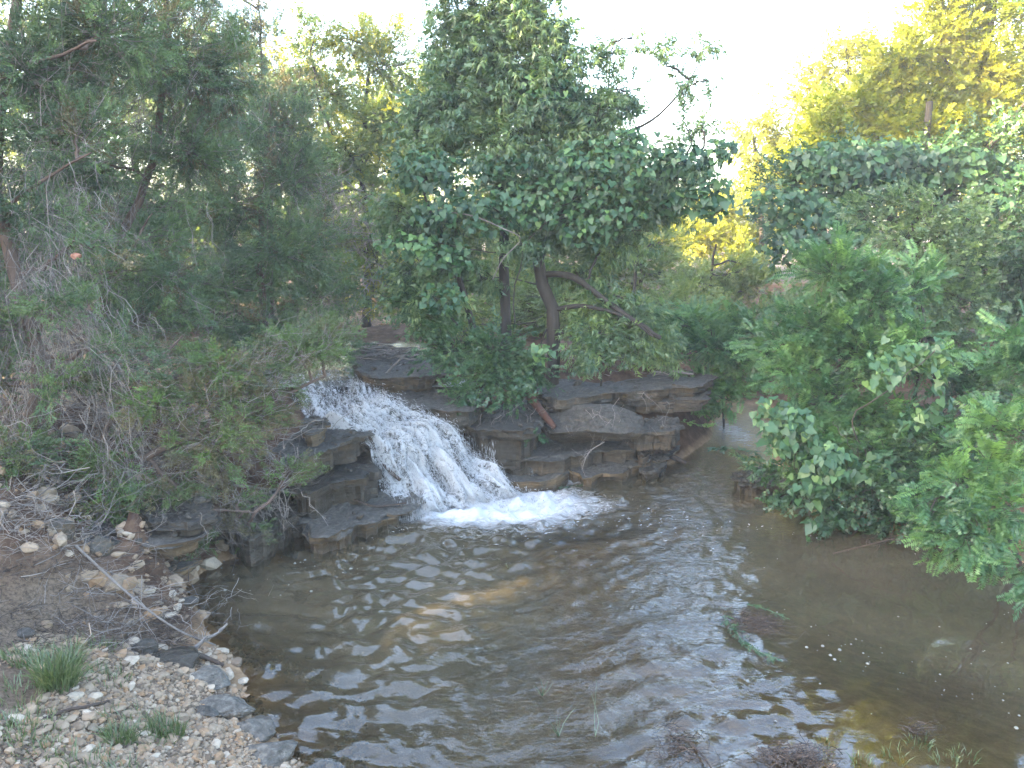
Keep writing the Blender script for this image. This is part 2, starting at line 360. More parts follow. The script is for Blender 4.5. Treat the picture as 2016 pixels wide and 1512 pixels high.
# the wider land, out to the horizon, lying lower than the near ground's edge
g = Geo(); rr = [0]; 
ang = np.linspace(0, 2 * pi, 97)[:-1]; rads = np.array([9.0, 14, 22, 40, 80, 160, 400, 900, 2000])
Xo = rads[:, None] * np.cos(ang)[None] ; Yo = 10 + rads[:, None] * np.sin(ang)[None]
Zo = np.where(rads[:, None] < 10, -1.2, 1.15 + 0.0 * Xo) + fbm(P3(Xo * .05, Yo * .05), 3) * np.clip(rads[:, None] / 200, 0, 3)
Zo[1] = 1.05
i = np.arange(len(rads) - 1)[:, None] * 96 + np.arange(96)[None]; j = np.arange(len(rads) - 1)[:, None] * 96 + (np.arange(96)[None] + 1) % 96
g.add(np.stack([Xo, Yo, Zo], -1), np.stack([i, j, j + 96, i + 96], -1).reshape(-1, 4))
link('terrain', g.mesh('terrain', M['ground'], True, {'gravel': np.zeros(Xo.size)}), kind='structure', label='wooded land beyond the creek')

# ------------------------------------------------------------------ pool water
def water_mat():
    m, n, out = mat_base('murky_creek_water'); pos = geopos(n)
    dep = attr(n, 'depth'); chop = attr(n, 'chop'); foam = attr(n, 'foam')
    st = n.nodes.new('ShaderNodeMapping'); st.inputs['Scale'].default_value = (0.75, 1.7, 1); st.inputs['Rotation'].default_value = (0, 0, R(28)); n.links.new(pos, st.inputs[0])
    n1 = noise(n, 9, 3, 0.5, st.outputs[0], 0.9); n2 = noise(n, 21, 2, 0.45, st.outputs[0], 0.8)
    h = mathn(n, 'MULTIPLY', mathn(n, 'ADD', mathn(n, 'MULTIPLY', n1.outputs[0], 1.0), mathn(n, 'MULTIPLY', n2.outputs[0], 0.45)), chop)
    bp = n.nodes.new('ShaderNodeBump'); bp.inputs['Strength'].default_value = 1.0; bp.inputs['Distance'].default_value = 0.0065
    n.links.new(h, bp.inputs['Height'])
    murk = ramp(n, noise(n, 1.2, 3, 0.5, pos).outputs[0], [(0.3, (0.042, 0.036, 0.023)), (0.7, (0.066, 0.053, 0.033))]).outputs[0]
    dif = n.nodes.new('ShaderNodeBsdfDiffuse'); n.links.new(murk, dif.inputs[0])
    tr = n.nodes.new('ShaderNodeBsdfTransparent'); tr.inputs[0].default_value = (0.80, 0.74, 0.60, 1)
    mu = mathn(n, 'SUBTRACT', 1.0, mathn(n, 'POWER', 2.718, mathn(n, 'MULTIPLY', dep, -3.8)), clamp=True)
    body = n.nodes.new('ShaderNodeMixShader'); n.links.new(mu, body.inputs[0]); n.links.new(tr.outputs[0], body.inputs[1]); n.links.new(dif.outputs[0], body.inputs[2])
    gl = n.nodes.new('ShaderNodeBsdfGlossy'); gl.inputs['Roughness'].default_value = 0.02; gl.inputs[0].default_value = (1, 1, 1, 1); n.links.new(bp.outputs[0], gl.inputs['Normal'])
    fr = n.nodes.new('ShaderNodeFresnel'); fr.inputs[0].default_value = 1.6; n.links.new(bp.outputs[0], fr.inputs['Normal'])
    s = n.nodes.new('ShaderNodeMixShader'); n.links.new(fr.outputs[0], s.inputs[0]); n.links.new(body.outputs[0], s.inputs[1]); n.links.new(gl.outputs[0], s.inputs[2])
    fo = n.nodes.new('ShaderNodeBsdfDiffuse'); fo.inputs[0].default_value = (0.42, 0.43, 0.45, 1)
    fn = noise(n, 7, 6, 0.75, st.outputs[0], 1.6)
    ff = mathn(n, 'MULTIPLY', mathn(n, 'SUBTRACT', mathn(n, 'ADD', mathn(n, 'MULTIPLY', foam, 1.15), fn.outputs[0]), 0.74), 2.0, clamp=True)
    s2 = n.nodes.new('ShaderNodeMixShader'); n.links.new(mathn(n, 'MULTIPLY', ff, 0.92), s2.inputs[0]); n.links.new(s.outputs[0], s2.inputs[1]); n.links.new(fo.outputs[0], s2.inputs[2])
    n.links.new(s2.outputs[0], out.inputs[0]); return m
M['water'] = water_mat()
FB = W(900, 1000, 0)                      # foot of the falls
def waves(x, y):
    r = np.random.default_rng(3); h = np.zeros_like(x)
    wx = x + 0.20 * fbm(P3(x * 1.3, y * 1.3, 5), 3); wy = y + 0.20 * fbm(P3(x * 1.3, y * 1.3, 9), 3)
    for k in range(60):
        lam = 0.075 * (4.6 ** r.random()); cx, cyy = FB[0] + .2 + r.normal() * 1.1, FB[1] + 0.4 + r.normal() * 0.5
        d = np.hypot(wx - cx, wy - cyy); ph = r.random() * 7
        a = 0.0026 * lam ** 0.62
        th = math.atan2(-1, r.normal() * 0.9); env = 0.5 + 0.5 * np.cos(np.arctan2(wy - cyy, wx - cx) * 2 + r.random() * 6)
        h += a * env * np.sin(2 * pi * d / lam + ph)
    for k in range(14):
        lam = 0.16 * (3.0 ** r.random()); t = r.random() * 2 * pi
        h += 0.0022 * lam * 1.6 * np.sin(2 * pi * (wx * cos(t) + wy * sin(t)) / lam + r.random() * 7)
    return h
xs = np.arange(-3.2, 5.6, 0.032); ys = np.r_[np.arange(1.9, 8.8, 0.030), np.arange(8.8, 14, .05)]
X, Y = np.meshgrid(xs, ys); G0 = ground(X, Y)
dF = np.hypot(X - FB[0], (Y - FB[1]))
calm = smooth(2.3, 1.5, X - 0.15 * (Y - 5)) * (0.35 + 0.65 * smooth(-2.9, -1.9, X + 0.0 * Y)) 
chan = np.exp(-((X - (0.90 + 0.43 * (Y - 5.2))) / 0.85) ** 2) * smooth(2.6, 4.5, Y)
amp = np.clip(0.10 + 0.90 * calm, 0, 1) * (0.75 + 0.9 * np.exp(-(dF / 1.5) ** 2)) * (1 - 0.45 * chan)
Zw = waves(X, Y) * amp * 2.9
Zw += np.exp(-(dF / 0.75) ** 2) * (0.05 * fbm(P3(X * 5, Y * 5, 1), 4) + 0.03)
depth = np.clip(Zw - G0, 0, 2); RF = W(1445, 850, 0)
chop = np.clip(0.06 + 0.25 * calm + 2.3 * chan + 0.5 * np.exp(-(dF / 1.3) ** 2), 0, 2.6)
FC = W(960, 985, 0); foam = np.exp(-((X - FC[0]) / 1.15) ** 2 - ((Y - FC[1] + .12) / np.where(Y > FC[1], 0.6, 0.62)) ** 2)
foam = np.maximum(foam, 0.55 * np.exp(-((X - FC[0] - 0.5) / 1.1) ** 2 - ((Y - FC[1] + 0.15) / 0.35) ** 2))
foam = np.maximum(foam, 0.40 * np.exp(-((X - RF[0]) / .35) ** 2 - ((Y - RF[1]) / 1.0) ** 2))
foam = np.maximum(foam, 0.6 * np.exp(-(np.hypot(X - W(1130, 940, 0)[0], Y - W(1130, 940, 0)[1]) / 0.25) ** 2))
foam = np.maximum(foam, 0.36 * np.exp(-((X - FC[0] - .2) / 1.3) ** 2 - ((Y - FC[1] + 0.5) / 0.6) ** 2))
foam = np.maximum(foam, 0.30 * np.exp(-((X - FC[0] + 1.2) / 1.3) ** 2 - ((Y - FC[1] + 0.5) / 0.5) ** 2))
ff = grid_faces(len(xs), len(ys)); keep = (G0.ravel()[ff].min(axis=1) < 0.12)
g = Geo(); g.add(np.stack([X, Y, Zw], -1), ff[keep])
POOL = link('pool_water', g.mesh('pool_water', M['water'], True, {'depth': depth.ravel(), 'chop': chop.ravel(), 'foam': foam.ravel()}), kind='structure', label='murky brown rippled pool below the waterfall')
# upstream creek
xs = np.arange(-4.6, -0.4, 0.06); ys = np.arange(9.3, 17.6, 0.07); X, Y = np.meshgrid(xs, ys); G0 = ground(X, Y)
g = Geo(); g.add(np.stack([X, Y, 0.985 + 0.004 * fbm(P3(X * 8, Y * 8), 3)], -1), grid_faces(len(xs), len(ys)))
link('upstream_water', g.mesh('upstream_water', M['water'], True, {'depth': np.clip(.985 - G0, 0, 1).ravel(), 'chop': np.full(X.size, 1.2), 'foam': (0.5 * smooth(10.4, 9.4, Y)).ravel()}), kind='structure', label='shallow creek water above the waterfall')

r_ = np.random.default_rng(77); g = Geo(); n = 900
a = r_.normal(size=n) * .95; d = np.abs(r_.normal(size=n)) * .55; p = np.c_[FC[0] + a * (1 + d * .5), FC[1] + .15 - d - .1 * a ** 2, np.full(n, .012)]; L_ = .006 + .02 * r_.random(n) ** 2; th = .35 * a + r_.normal(size=n) * .35
ix = np.clip(((p[:, 0] - xs[0]) / .032).astype(int), 0, len(xs) - 1); iy = np.clip(np.searchsorted(ys, p[:, 1]), 0, len(ys) - 1); p[:, 2] = Zw[iy, ix] + .003
e1 = np.c_[np.cos(th), np.sin(th), np.zeros(n)] * L_[:, None]; e2 = np.c_[-np.sin(th), np.cos(th), np.zeros(n)] * (L_ * .35)[:, None]
v = np.stack([p - e1, p - e2, p + e1, p + e2, p + [0, 0, .003]], 1); g.add(v.reshape(-1, 3), (np.array([[0, 1, 4], [1, 2, 4], [2, 3, 4], [3, 0, 4]])[None] + (np.arange(n) * 5)[:, None, None]).reshape(-1, 3))
m, n_, out = mat_base('foam_fleck'); principled(n_, out, (0.34, 0.34, 0.35), 0.4); link('foam_flecks', g.mesh('foam_flecks', m), kind='stuff', label='flecks and streaks of foam drifting from the foot of the waterfall')
# foam bubbles drifting on the right of the pool
def dome(r, n=8):
    a = np.arange(n) * 2 * pi / n; v = [(0, 0, r * .7)]
    for k, (rr, zz) in enumerate(((.6, .5), (1, 0))): v += [(rr * r * cos(t), rr * r * sin(t), zz * r) for t in a]
    f = [[0, 1 + k, 1 + (k + 1) % n] for k in range(n)]
    g = Geo(); g.add(v, f); q = [[1 + k, 1 + n + k, 1 + n + (k + 1) % n, 1 + (k + 1) % n] for k in range(n)]
    g.f.append(np.array(q, np.int32)); g.m.append(np.zeros(n, np.int32)); return g
m, n, out = mat_base('foam_bubble'); principled(n, out, (0.16, 0.155, 0.135), 0.3); M['bubble'] = m
bm_ = [dome(r).mesh('bubble', M['bubble'], True) for r in (0.005, 0.008, 0.013)]
r_ = np.random.default_rng(5)
for k in range(95):
    u, v = (r_.uniform(1520, 2010), r_.uniform(1190, 1420)) if k < 60 else (r_.uniform(430, 720), 1090 + r_.gamma(2, 14))
    if k < 60 and r_.random() < 0.5: v = 1215 + (u - 1500) * 0.36 + r_.normal() * 22
    p = W(u, v, 0.001); b = link('bubble', bm_[r_.choice(3, p=[.5, .35, .15])], POOL); b.location = tuple(p); b.rotation_euler = (0, 0, r_.random() * 6)

# ------------------------------------------------------------------ rocks
SLABS = []
def slab(outline, z0, z1, tilt=(0, 0), K=9, seed=0, rough=0.05, under=0.12, topn=0.03, N=110):
    """a ledge of layered limestone; outline = world (x,y) points, anticlockwise"""
    r = np.random.default_rng(seed); o = np.asarray(outline, float)[:, :2]
    q = np.vstack([o, o[:1]]); p = spline(np.c_[q, np.zeros(len(q))], N + 1)[:-1, :2]
    c = p.mean(0); nr = norm(p - c)
    p = p + nr * (fbm(P3(p[:, 0] * 3.5, p[:, 1] * 3.5, seed), 5) * rough * 4.2)[:, None] + nr * (fbm(P3(p[:, 0] * 12, p[:, 1] * 12, seed), 3) * rough)[:, None]
    lay = np.sort(np.r_[0, 1, r.random(K - 2)]); V = []; H = z1 - z0
    for k in range(K):
        ins0 = under * (1 - lay[k]) + abs(r.normal()) * rough * 0.55
        for e in (0, 1):                                  # every bed has a bottom and a top edge: a step between beds
            t = lay[k] if e == 0 else (lay[k + 1] - 0.03 if k < K - 1 else 1.0)
            if k == K - 1 and e == 0: continue
            ins = ins0 + (fbm(P3(p[:, 0] * 5, p[:, 1] * 5, seed + k * 3.1 + e * .2), 4)) * rough * 1.9
            z = z0 + H * t + fbm(P3(p[:, 0] * 2.5, p[:, 1] * 2.5, seed + k), 2) * H * 0.05
            V.append(np.c_[p - nr * (ins + .05 * np.maximum(0, np.round(fbm(P3(p[:, 0] * 4, p[:, 1] * 4, seed + 5 + k // 2), 2) * 3)))[:, None], z])
    top = V[-1].copy()
    for s in (0.985, 0.95, 0.9, 0.84, 0.78, 0.71, 0.64, 0.56, 0.48, 0.4, 0.32, 0.24, 0.16, 0.08, 0.02):
        w = np.c_[c + (top[:, :2] - c) * s, top[:, 2] * 0 + z1 + (0.0 if s < .9 else -0.0)]
        w[:, 2] += topn * 1.2 * np.round(fbm(P3(w[:, 0] * 3.2, w[:, 1] * 3.2, seed), 4) * 5) / 4 - (.02 if s > .97 else 0) + topn * fbm(P3(w[:, 0] * 4, w[:, 1] * 4, seed), 4) + topn * .6 * fbm(P3(w[:, 0] * 14, w[:, 1] * 14, seed), 3)
        V.append(w)
    SLABS.append((p - nr * .02, z1, c, tilt))
    V = np.array(V); V[:, :, 2] += ((V[:, :, 0] - c[0]) * tilt[0] + (V[:, :, 1] - c[1]) * tilt[1])
    L = len(V); i = np.arange(L - 1)[:, None] * N + np.arange(N)[None]; j = np.arange(L - 1)[:, None] * N + (np.arange(N)[None] + 1) % N
    g = Geo(); g.add(V.reshape(-1, 3), np.stack([i, j, j + N, i + N], -1).reshape(-1, 4), 0.5)
    return g, np.array([c[0], c[1], z0])
def ico(sub):
    import bmesh
    b = bmesh.new(); bmesh.ops.create_icosphere(b, subdivisions=sub, radius=1)
    v = np.array([x.co[:] for x in b.verts]); f = np.array([[w.index for w in x.verts] for x in b.faces]); b.free(); return v, f
ICO = {k: ico(k) for k in (1, 2, 3, 5)}
def boulder(c, s, seed=0, rot=0.0, sub=5, cuts=7, rough=0.16, tone=0.5):
    r = np.random.default_rng(seed); v, f = ICO[sub]; v = v.copy()
    for k in range(cuts):                                  # flat broken faces
        n_ = norm(r.normal(size=3)); d = r.uniform(0.55, 0.85)
        e = v @ n_ - d; v = v - np.where(e > 0, e, 0)[:, None] * n_ * 0.92
    v = v * (1 + rough * fbm(v * 1.6 + seed, 4) + 0.3 * rough * fbm(v * 7 + seed, 3))[:, None]
    v[:, 2] += 0.05 * np.round(fbm(v * np.array([1, 1, 4]) + seed, 2) * 4) / 4
    v = v * np.asarray(s); cr, sr = cos(rot), sin(rot)
    v = np.c_[v[:, 0] * cr - v[:, 1] * sr, v[:, 0] * sr + v[:, 1] * cr, v[:, 2]] + np.asarray(c)
    g = Geo(); g.add(v, f, tone); return g
def px_out(pts, z): return [W(u, v, z)[:2] for u, v in pts]

# ledges left of the falls
g, b = slab(px_out([(575, 985), (640, 950), (720, 945), (800, 955), (830, 985), (800, 1010), (720, 1030), (660, 1062), (600, 1060)], .16), -.35, .20, seed=1, under=.20, K=8, tilt=(-.03, .02), rough=.035)
single('rock_ledge', g, M['rock_ochre'], 'low layered ledge with ochre undercut beside the foot of the waterfall', 'rock', b)
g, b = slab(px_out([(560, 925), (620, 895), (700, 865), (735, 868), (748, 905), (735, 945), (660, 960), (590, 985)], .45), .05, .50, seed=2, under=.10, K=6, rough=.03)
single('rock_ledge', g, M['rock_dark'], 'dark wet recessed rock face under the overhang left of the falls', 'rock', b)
g, b = slab(px_out([(540, 890), (590, 862), (660, 835), (722, 838), (742, 866), (700, 878), (640, 905), (560, 930)], .74), .50, .80, seed=3, under=.22, K=5, tilt=(.02, -.03), rough=.035)
single('rock_ledge', g, M['rock'], 'pale flat-topped overhanging slab left of the falls', 'rock', b)
g, b = slab(px_out([(585, 838), (610, 822), (645, 826), (648, 842), (610, 858)], .92), .78, .93, seed=4, under=.05, K=4, rough=.02, topn=.015)
single('rock', g, M['rock_ochre'], 'small orange-tinged rock on the slab at the left lip of the falls', 'rock', b)
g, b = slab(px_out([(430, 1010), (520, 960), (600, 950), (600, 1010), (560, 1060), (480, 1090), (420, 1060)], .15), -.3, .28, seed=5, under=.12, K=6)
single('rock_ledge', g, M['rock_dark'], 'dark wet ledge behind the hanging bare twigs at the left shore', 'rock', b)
# right of the falls, from the water up
g, b = slab(px_out([(950, 905), (1060, 905), (1200, 895), (1330, 868), (1320, 905), (1240, 930), (1150, 945), (1110, 925), (1090, 948), (1000, 950), (940, 930)], .12), -.35, .14, seed=11, under=.16, K=7, rough=.04)
single('rock_ledge', g, M['rock_ochre'], 'lowest ochre ledge along the pool right of the falls with trickles over it', 'rock', b)
g, b = slab(px_out([(930, 850), (1010, 840), (1130, 850), (1270, 838), (1335, 836), (1290, 872), (1200, 890), (1060, 905), (960, 900)], .34), .08, .33, seed=12, under=.14, K=5, rough=.045)
single('rock_ledge', g, M['rock'], 'middle flat ledge under the big boulder right of the falls', 'rock', b)
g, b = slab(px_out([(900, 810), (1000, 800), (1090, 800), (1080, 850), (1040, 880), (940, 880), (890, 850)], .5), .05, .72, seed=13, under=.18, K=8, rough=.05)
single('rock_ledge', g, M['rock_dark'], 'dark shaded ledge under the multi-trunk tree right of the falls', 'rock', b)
g = boulder(P(1170, 838, 8.85), (.62, .42, .27), seed=21, rot=-.12, rough=.2); single('boulder', g, M['rock'], 'large rounded grey boulder on the ledge below the tree', 'rock', P(1170, 838, 8.85), smooth_=False)
g, b = slab(px_out([(1230, 842), (1300, 838), (1345, 842), (1330, 862), (1250, 866)], .45), .30, .56, seed=14, under=.02, K=4, rough=.03)
single('rock', g, M['rock'], 'blocky grey rock just right of the big boulder', 'rock', b)
g, b = slab(px_out([(1060, 775), (1200, 768), (1330, 765), (1400, 772), (1390, 792), (1330, 800), (1230, 802), (1130, 815), (1060, 805)], .70), .60, .76, seed=15, under=.10, K=5, rough=.05)
single('rock_ledge', g, M['rock'], 'long flat grey shelf above the boulder with dark gap beneath', 'rock', b)
g, b = slab(px_out([(1050, 735), (1200, 728), (1320, 730), (1400, 742), (1380, 762), (1320, 768), (1200, 778), (1080, 785)], .92), .72, .93, seed=16, under=.08, K=5, rough=.05)
single('rock_ledge', g, M['rock'], 'topmost brown ledge right of the tree below the driftwood', 'rock', b)
g, b = slab(px_out([(1260, 905), (1300, 893), (1316, 905), (1305, 925), (1262, 930)], .12), -.1, .13, seed=17, under=.03, K=5, rough=.02, topn=.02)
single('rock', g, M['rock'], 'small block of grey rock in the water beside the short log', 'rock', b)
g, b = slab(px_out([(1245, 880), (1285, 875), (1290, 895), (1262, 905)], .22), .0, .24, seed=18, under=.03, K=4, rough=.02, topn=.02)
single('rock', g, M['rock'], 'small upright rock between the ledge and the short log', 'rock', b)
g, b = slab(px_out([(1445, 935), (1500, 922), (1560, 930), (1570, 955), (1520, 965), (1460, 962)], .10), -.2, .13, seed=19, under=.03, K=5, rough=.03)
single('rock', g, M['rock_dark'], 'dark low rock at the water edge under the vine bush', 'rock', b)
# top lip, right side of the upper cascade
g, b = slab(px_out([(690, 705), (760, 690), (850, 700), (900, 730), (860, 745), (760, 750), (700, 740)], 1.12), .85, 1.14, seed=31, under=.14, K=6, rough=.04)
single('rock_ledge', g, M['rock'], 'grey layered ledge under the driftwood at the top of the cascade', 'rock', b)
g, b = slab(px_out([(750, 780), (800, 752), (900, 765), (960, 790), (920, 815), (850, 815), (780, 800)], .88), .62, .93, seed=32, under=.16, K=6, rough=.04)
single('rock_ledge', g, M['rock'], 'brown ledge on the right lip of the falls under the leafy shrub', 'rock', b)
# ochre ledges and rocks in the left bank
for k, (pts, z0, z1, mt, lb) in enumerate([
    ([(90, 1040), (200, 1010), (330, 1020), (400, 1050), (300, 1075), (160, 1085)], .42, .57, 'rock_ochre', 'ochre bedrock layer in the left bank under the cedar'),
    ([(240, 1005), (350, 975), (430, 990), (440, 1020), (330, 1035)], .50, .68, 'rock_dark', 'grey bedrock layer above the ochre one in the left bank'),
    ([(225, 1148), (320, 1115), (390, 1092), (405, 1100), (340, 1130), (250, 1160)], .16, .24, 'rock_ochre', 'long thin bedrock shelf at the left water edge')]):
    g, b = slab(px_out(pts, z1), z0, z1, seed=41 + k, under=.1, K=6, rough=.03); single('rock_ledge', g, M[mt], lb, 'rock', b)
for k, (u, v, z, s, mt, lb) in enumerate([
    (120, 1085, .62, (.13, .10, .10), 'rock_ochre', 'rounded tan rock in the left bank, leftmost of the two under the twigs'),
    (203, 1118, .46, (.085, .08, .10), 'rock_ochre', 'pointed ochre yellow rock in the left bank'),
    (46, 1247, .48, (.075, .05, .03), 'rock_ochre', 'flat orange stone on the brown soil at far left'),
    (90, 1213, .46, (.055, .04, .03), 'stone', 'small pale flat stone on the brown soil beside the gravel'),
    (148, 1245, .42, (.07, .05, .03), 'stone', 'pale slab-like stone at the upper edge of the gravel'),
    (280, 1270, .24, (.10, .09, .07), 'rock', 'grey rock half buried at the top of the gravel slope'),
    (350, 1297, .17, (.21, .13, .075), 'rock_dark', 'wide dark grey rock above the water beside the black stick'),
    (410, 1333, .12, (.17, .11, .07), 'rock_pale', 'grey pitted rock at the water edge, upper of two'),
    (440, 1378, .12, (.21, .12, .07), 'rock_pale', 'grey pitted rock at the water edge, lower of two'),
    (500, 1430, .05, (.14, .12, .06), 'rock_pale', 'pale rock at the water edge near the bottom'),
    (530, 1490, .05, (.22, .14, .06), 'rock_pale', 'broad pale rock sloping into the water at the bottom'),
    (290, 1290, .25, (.04, .035, .035), 'stone', 'whitish chunky stone on the brink above the dark rock'),
    (252, 1286, .27, (.05, .035, .03), 'stone', 'whitish stone left of the chunky one on the gravel brink'),
    (400, 1390, .17, (.11, .05, .03), 'rock_ochre', 'thin ochre-edged slab lying over the gravel hollow'),
    (78, 1350, .40, (.07, .06, .025), 'stone', 'flat grey-white stone left of the tall grass tuft'),
    (395, 1190, .10, (.07, .05, .045), 'stone', 'tan stone at the waterline by the thin twigs'),
    (370, 1195, .08, (.09, .07, .05), 'rock_ochre', 'tan rock in the shadowed shore hollow')]):
    p = W(u, v, z); p = on(p); p[2] += s[2] * 0.25
    g = boulder(p, s, seed=60 + k, rot=r_.uniform(-.4, .4), sub=3 if k > 11 else 5, tone=.7 if mt == 'stone' else .5); single('rock', g, M[mt], lb, 'rock', p)

# ------------------------------------------------------------------ gravel: 300 largest stones as parts of the bank, the rest joined
r_ = np.random.default_rng(11)
bank = thing('gravel_bank', 'bank of pale loose limestone gravel sloping to the pool at lower left', 'gravel bank'); bank['kind'] = 'structure'; del bank['category']
def bank_pts(n):
    out = []
    while len(out) < n:
        u, v = r_.uniform(-120, 720), r_.uniform(1150, 1600); p = W(u, v, .3)
        z = float(ground0(np.array([p[0]]), np.array([p[1]]))[0]); p = W(u, v, z)
        dens = smooth(-.25, .05, z) * smooth(.7, .4, z)
        line = 1150 + max(0, (250 - u)) * 0.5; dens *= .30 + .70 * smooth(line - 10, line + 60, v)
        dens *= smooth(-.35, .25, vnoise(np.array([p[0] * 2.2, p[1] * 2.2, 4.])) + .28) if v < 1460 else 1
        if u > 260 and v < 1260: dens *= .45
        if r_.random() < dens: out.append(p[:2])
    return np.array(out)
NS = 19000
pts = bank_pts(NS); gz = ground(pts[:, 0], pts[:, 1])
size = np.sort(0.005 + 0.0068 * r_.gamma(1.15, 1.0, NS))[::-1]; size = np.minimum(size, .055)
sv = []
for k in range(10):
    gg = boulder((0, 0, 0), (1, r_.uniform(.6, .95), r_.uniform(.35, .65)), seed=200 + k, sub=2 if k < 6 else 1, cuts=9, rough=.22); sv.append((np.concatenate(gg.v), gg.f[0]))
smeshes = []
for k in range(6):
    for t in range(5):
        gg = Geo(); gg.add(sv[k][0], sv[k][1], (.25, .5, .65, .88, 1.0)[t]); smeshes.append(gg.mesh('stone', M['stone']))
for k in range(120):
    u_, v_ = r_.uniform(230, 480), r_.uniform(1065, 1340); p = on(W(u_, v_, .15))
    if p[2] < -.12: continue
    o = link('stone', smeshes[r_.integers(len(smeshes))], bank); s_ = r_.uniform(.025, .075); o.location = (p[0], p[1], p[2] + s_ * .1); o.rotation_euler = (r_.normal() * .25, r_.normal() * .25, r_.random() * 6.3); o.scale = (s_, s_, s_)
for k in range(178):
    o = link('stone', smeshes[r_.integers(len(smeshes))], bank); s = size[k]
    o.location = (pts[k, 0], pts[k, 1], gz[k] + s * .15); o.rotation_euler = (r_.normal() * .25, r_.normal() * .25, r_.random() * 6.3); o.scale = (s, s, s)
def scatter(geo, tv, tf, pos, X_, Y_, Z_, sc, tone):
    """tv template verts, one per placement; X_,Y_,Z_ bases (n,3)"""
    v = (tv[None, :, 0:1] * X_[:, None] + tv[None, :, 1:2] * Y_[:, None] + tv[None, :, 2:3] * Z_[:, None]) * sc[:, None, None] + pos[:, None]
    f = tf[None] + (np.arange(len(pos)) * len(tv))[:, None, None]
    geo.add(v.reshape(-1, 3), f.reshape(-1, tf.shape[1]), np.repeat(tone, len(tv)))
def basis(n, tilt=.3):
    z = norm(np.c_[r_.normal(size=(n, 2)) * tilt, np.ones(n)]); a = r_.random(n) * 2 * pi
    x = norm(np.cross(np.c_[np.cos(a), np.sin(a), np.zeros(n)], z)); return x, np.cross(z, x), z
g = Geo(); OF = np.array([[0, 2, 4], [2, 1, 4], [1, 3, 4], [3, 0, 4], [2, 0, 5], [1, 2, 5], [3, 1, 5], [0, 3, 5]])
for k in range(6):                                       # the smallest stones as eight-sided chips
    ov = np.array([[1, .2, 0], [-1, -.1, .1], [.1, .8, 0], [-.2, -.8, .1], [.2, 0, .5], [0, .1, -.4]]) * r_.uniform(.7, 1.2, (6, 3)); sel = np.arange(6000, NS)[(np.arange(NS - 6000) % 6) == k]; x, y, z = basis(len(sel))
    scatter(g, ov, OF, np.c_[pts[sel], gz[sel] + size[sel] * .15], x, y, z, size[sel], r_.random(len(sel)) ** .8)
for k in range(4):
    sel = np.arange(178, 6000)[(np.arange(6000 - 178) % 4) == k]; x, y, z = basis(len(sel))
    scatter(g, sv[6 + k][0], sv[6 + k][1], np.c_[pts[sel], gz[sel] + size[sel] * .15], x, y, z, size[sel], r_.random(len(sel)) ** .8)
link('gravel', g.mesh('gravel', M['stone']), bank, kind='stuff')
# pale rubble on the plateau at left back and on the upstream bar
g = Geo(); n = 1500
q = np.c_[r_.uniform(-7.5, -3.2, n), r_.uniform(7.6, 12, n)]; q = np.vstack([q, np.c_[r_.uniform(-4, 1.0, 900), r_.uniform(14.6, 18.5, 900)], np.c_[r_.uniform(-4.4, -2.6, 500), r_.uniform(4.8, 7.3, 500)]])
n = len(q); x, y, z = basis(n); sc = .015 + .03 * r_.gamma(1.2, 1, n); sc = np.minimum(sc, .14)
scatter(g, sv[7][0], sv[7][1], np.c_[q, ground(q[:, 0], q[:, 1]) + sc * .2], x, y, z, sc, .3 + .7 * r_.random(n))
link('rubble', g.mesh('rubble', M['stone']), kind='stuff', label='pale limestone rubble strewn over the banks behind the cedars')

# chips and litter lying on the ledges
g = Geo()
for p_, z1_, c_, tl in SLABS:
    n = 26; k = r_.integers(0, len(p_), n); t = r_.random(n) ** .5; q = c_ + (p_[k] - c_) * t[:, None] * .93; x, y, z = basis(n, .2); sc = .010 + .012 * r_.gamma(1.3, 1, n)
    scatter(g, sv[8][0], sv[8][1], np.c_[q, z1_ + .02 + (q[:, 0] - c_[0]) * tl[0] + (q[:, 1] - c_[1]) * tl[1] + sc * .1], x, y, z, sc, r_.random(n) * .5)
link('stone_chips', g.mesh('stone_chips', M['rock']), kind='stuff', label='small stone chips scattered over the rock ledges')
# ------------------------------------------------------------------ waterfall
def fall_mat(see=True):
    m, n, out = mat_base('white_water'); pos = geopos(n)
    w = attr(n, 'tone'); t = noise(n, 16, 6, 0.78, pos, 1.0); t2 = noise(n, 70, 3, .7, pos)
    f = mathn(n, 'ADD', mathn(n, 'MULTIPLY', w, 1.0), mathn(n, 'MULTIPLY', mathn(n, 'SUBTRACT', t.outputs[0], .5), 3.2), clamp=True)
    c = ramp(n, f, [(0.10, (0.06, 0.052, 0.045)), (0.35, (0.17, 0.17, 0.172)), (0.75, (0.48, 0.49, 0.51))]).outputs[0]
    b = principled(n, out, c, 0.2, mathn(n, 'ADD', t.outputs[0], mathn(n, 'MULTIPLY', t2.outputs[0], .5)), 1.0, .03, .5)
    if see:
        tr = n.nodes.new('ShaderNodeBsdfTransparent'); tr.inputs[0].default_value = (.75, .73, .7, 1); mx = n.nodes.new('ShaderNodeMixShader')
        n.links.new(ramp(n, f, [(0.02, (.3, .3, .3)), (0.45, (1, 1, 1))]).outputs[0], mx.inputs[0]); n.links.new(tr.outputs[0], mx.inputs[1]); n.links.new(b.outputs[0], mx.inputs[2]); n.links.new(mx.outputs[0], out.inputs[0])
    return m
M['drops'] = fall_mat(False)
M['fall'] = fall_mat()
rowsL = [(560, 742, 1.02), (585, 775, .99), (605, 805, .93), (655, 835, .86), (728, 862, .76), (745, 900, .58), (752, 930, .42), (765, 955, .30), (785, 985, .18), (795, 1012, .03), (800, 1030, -.06)]
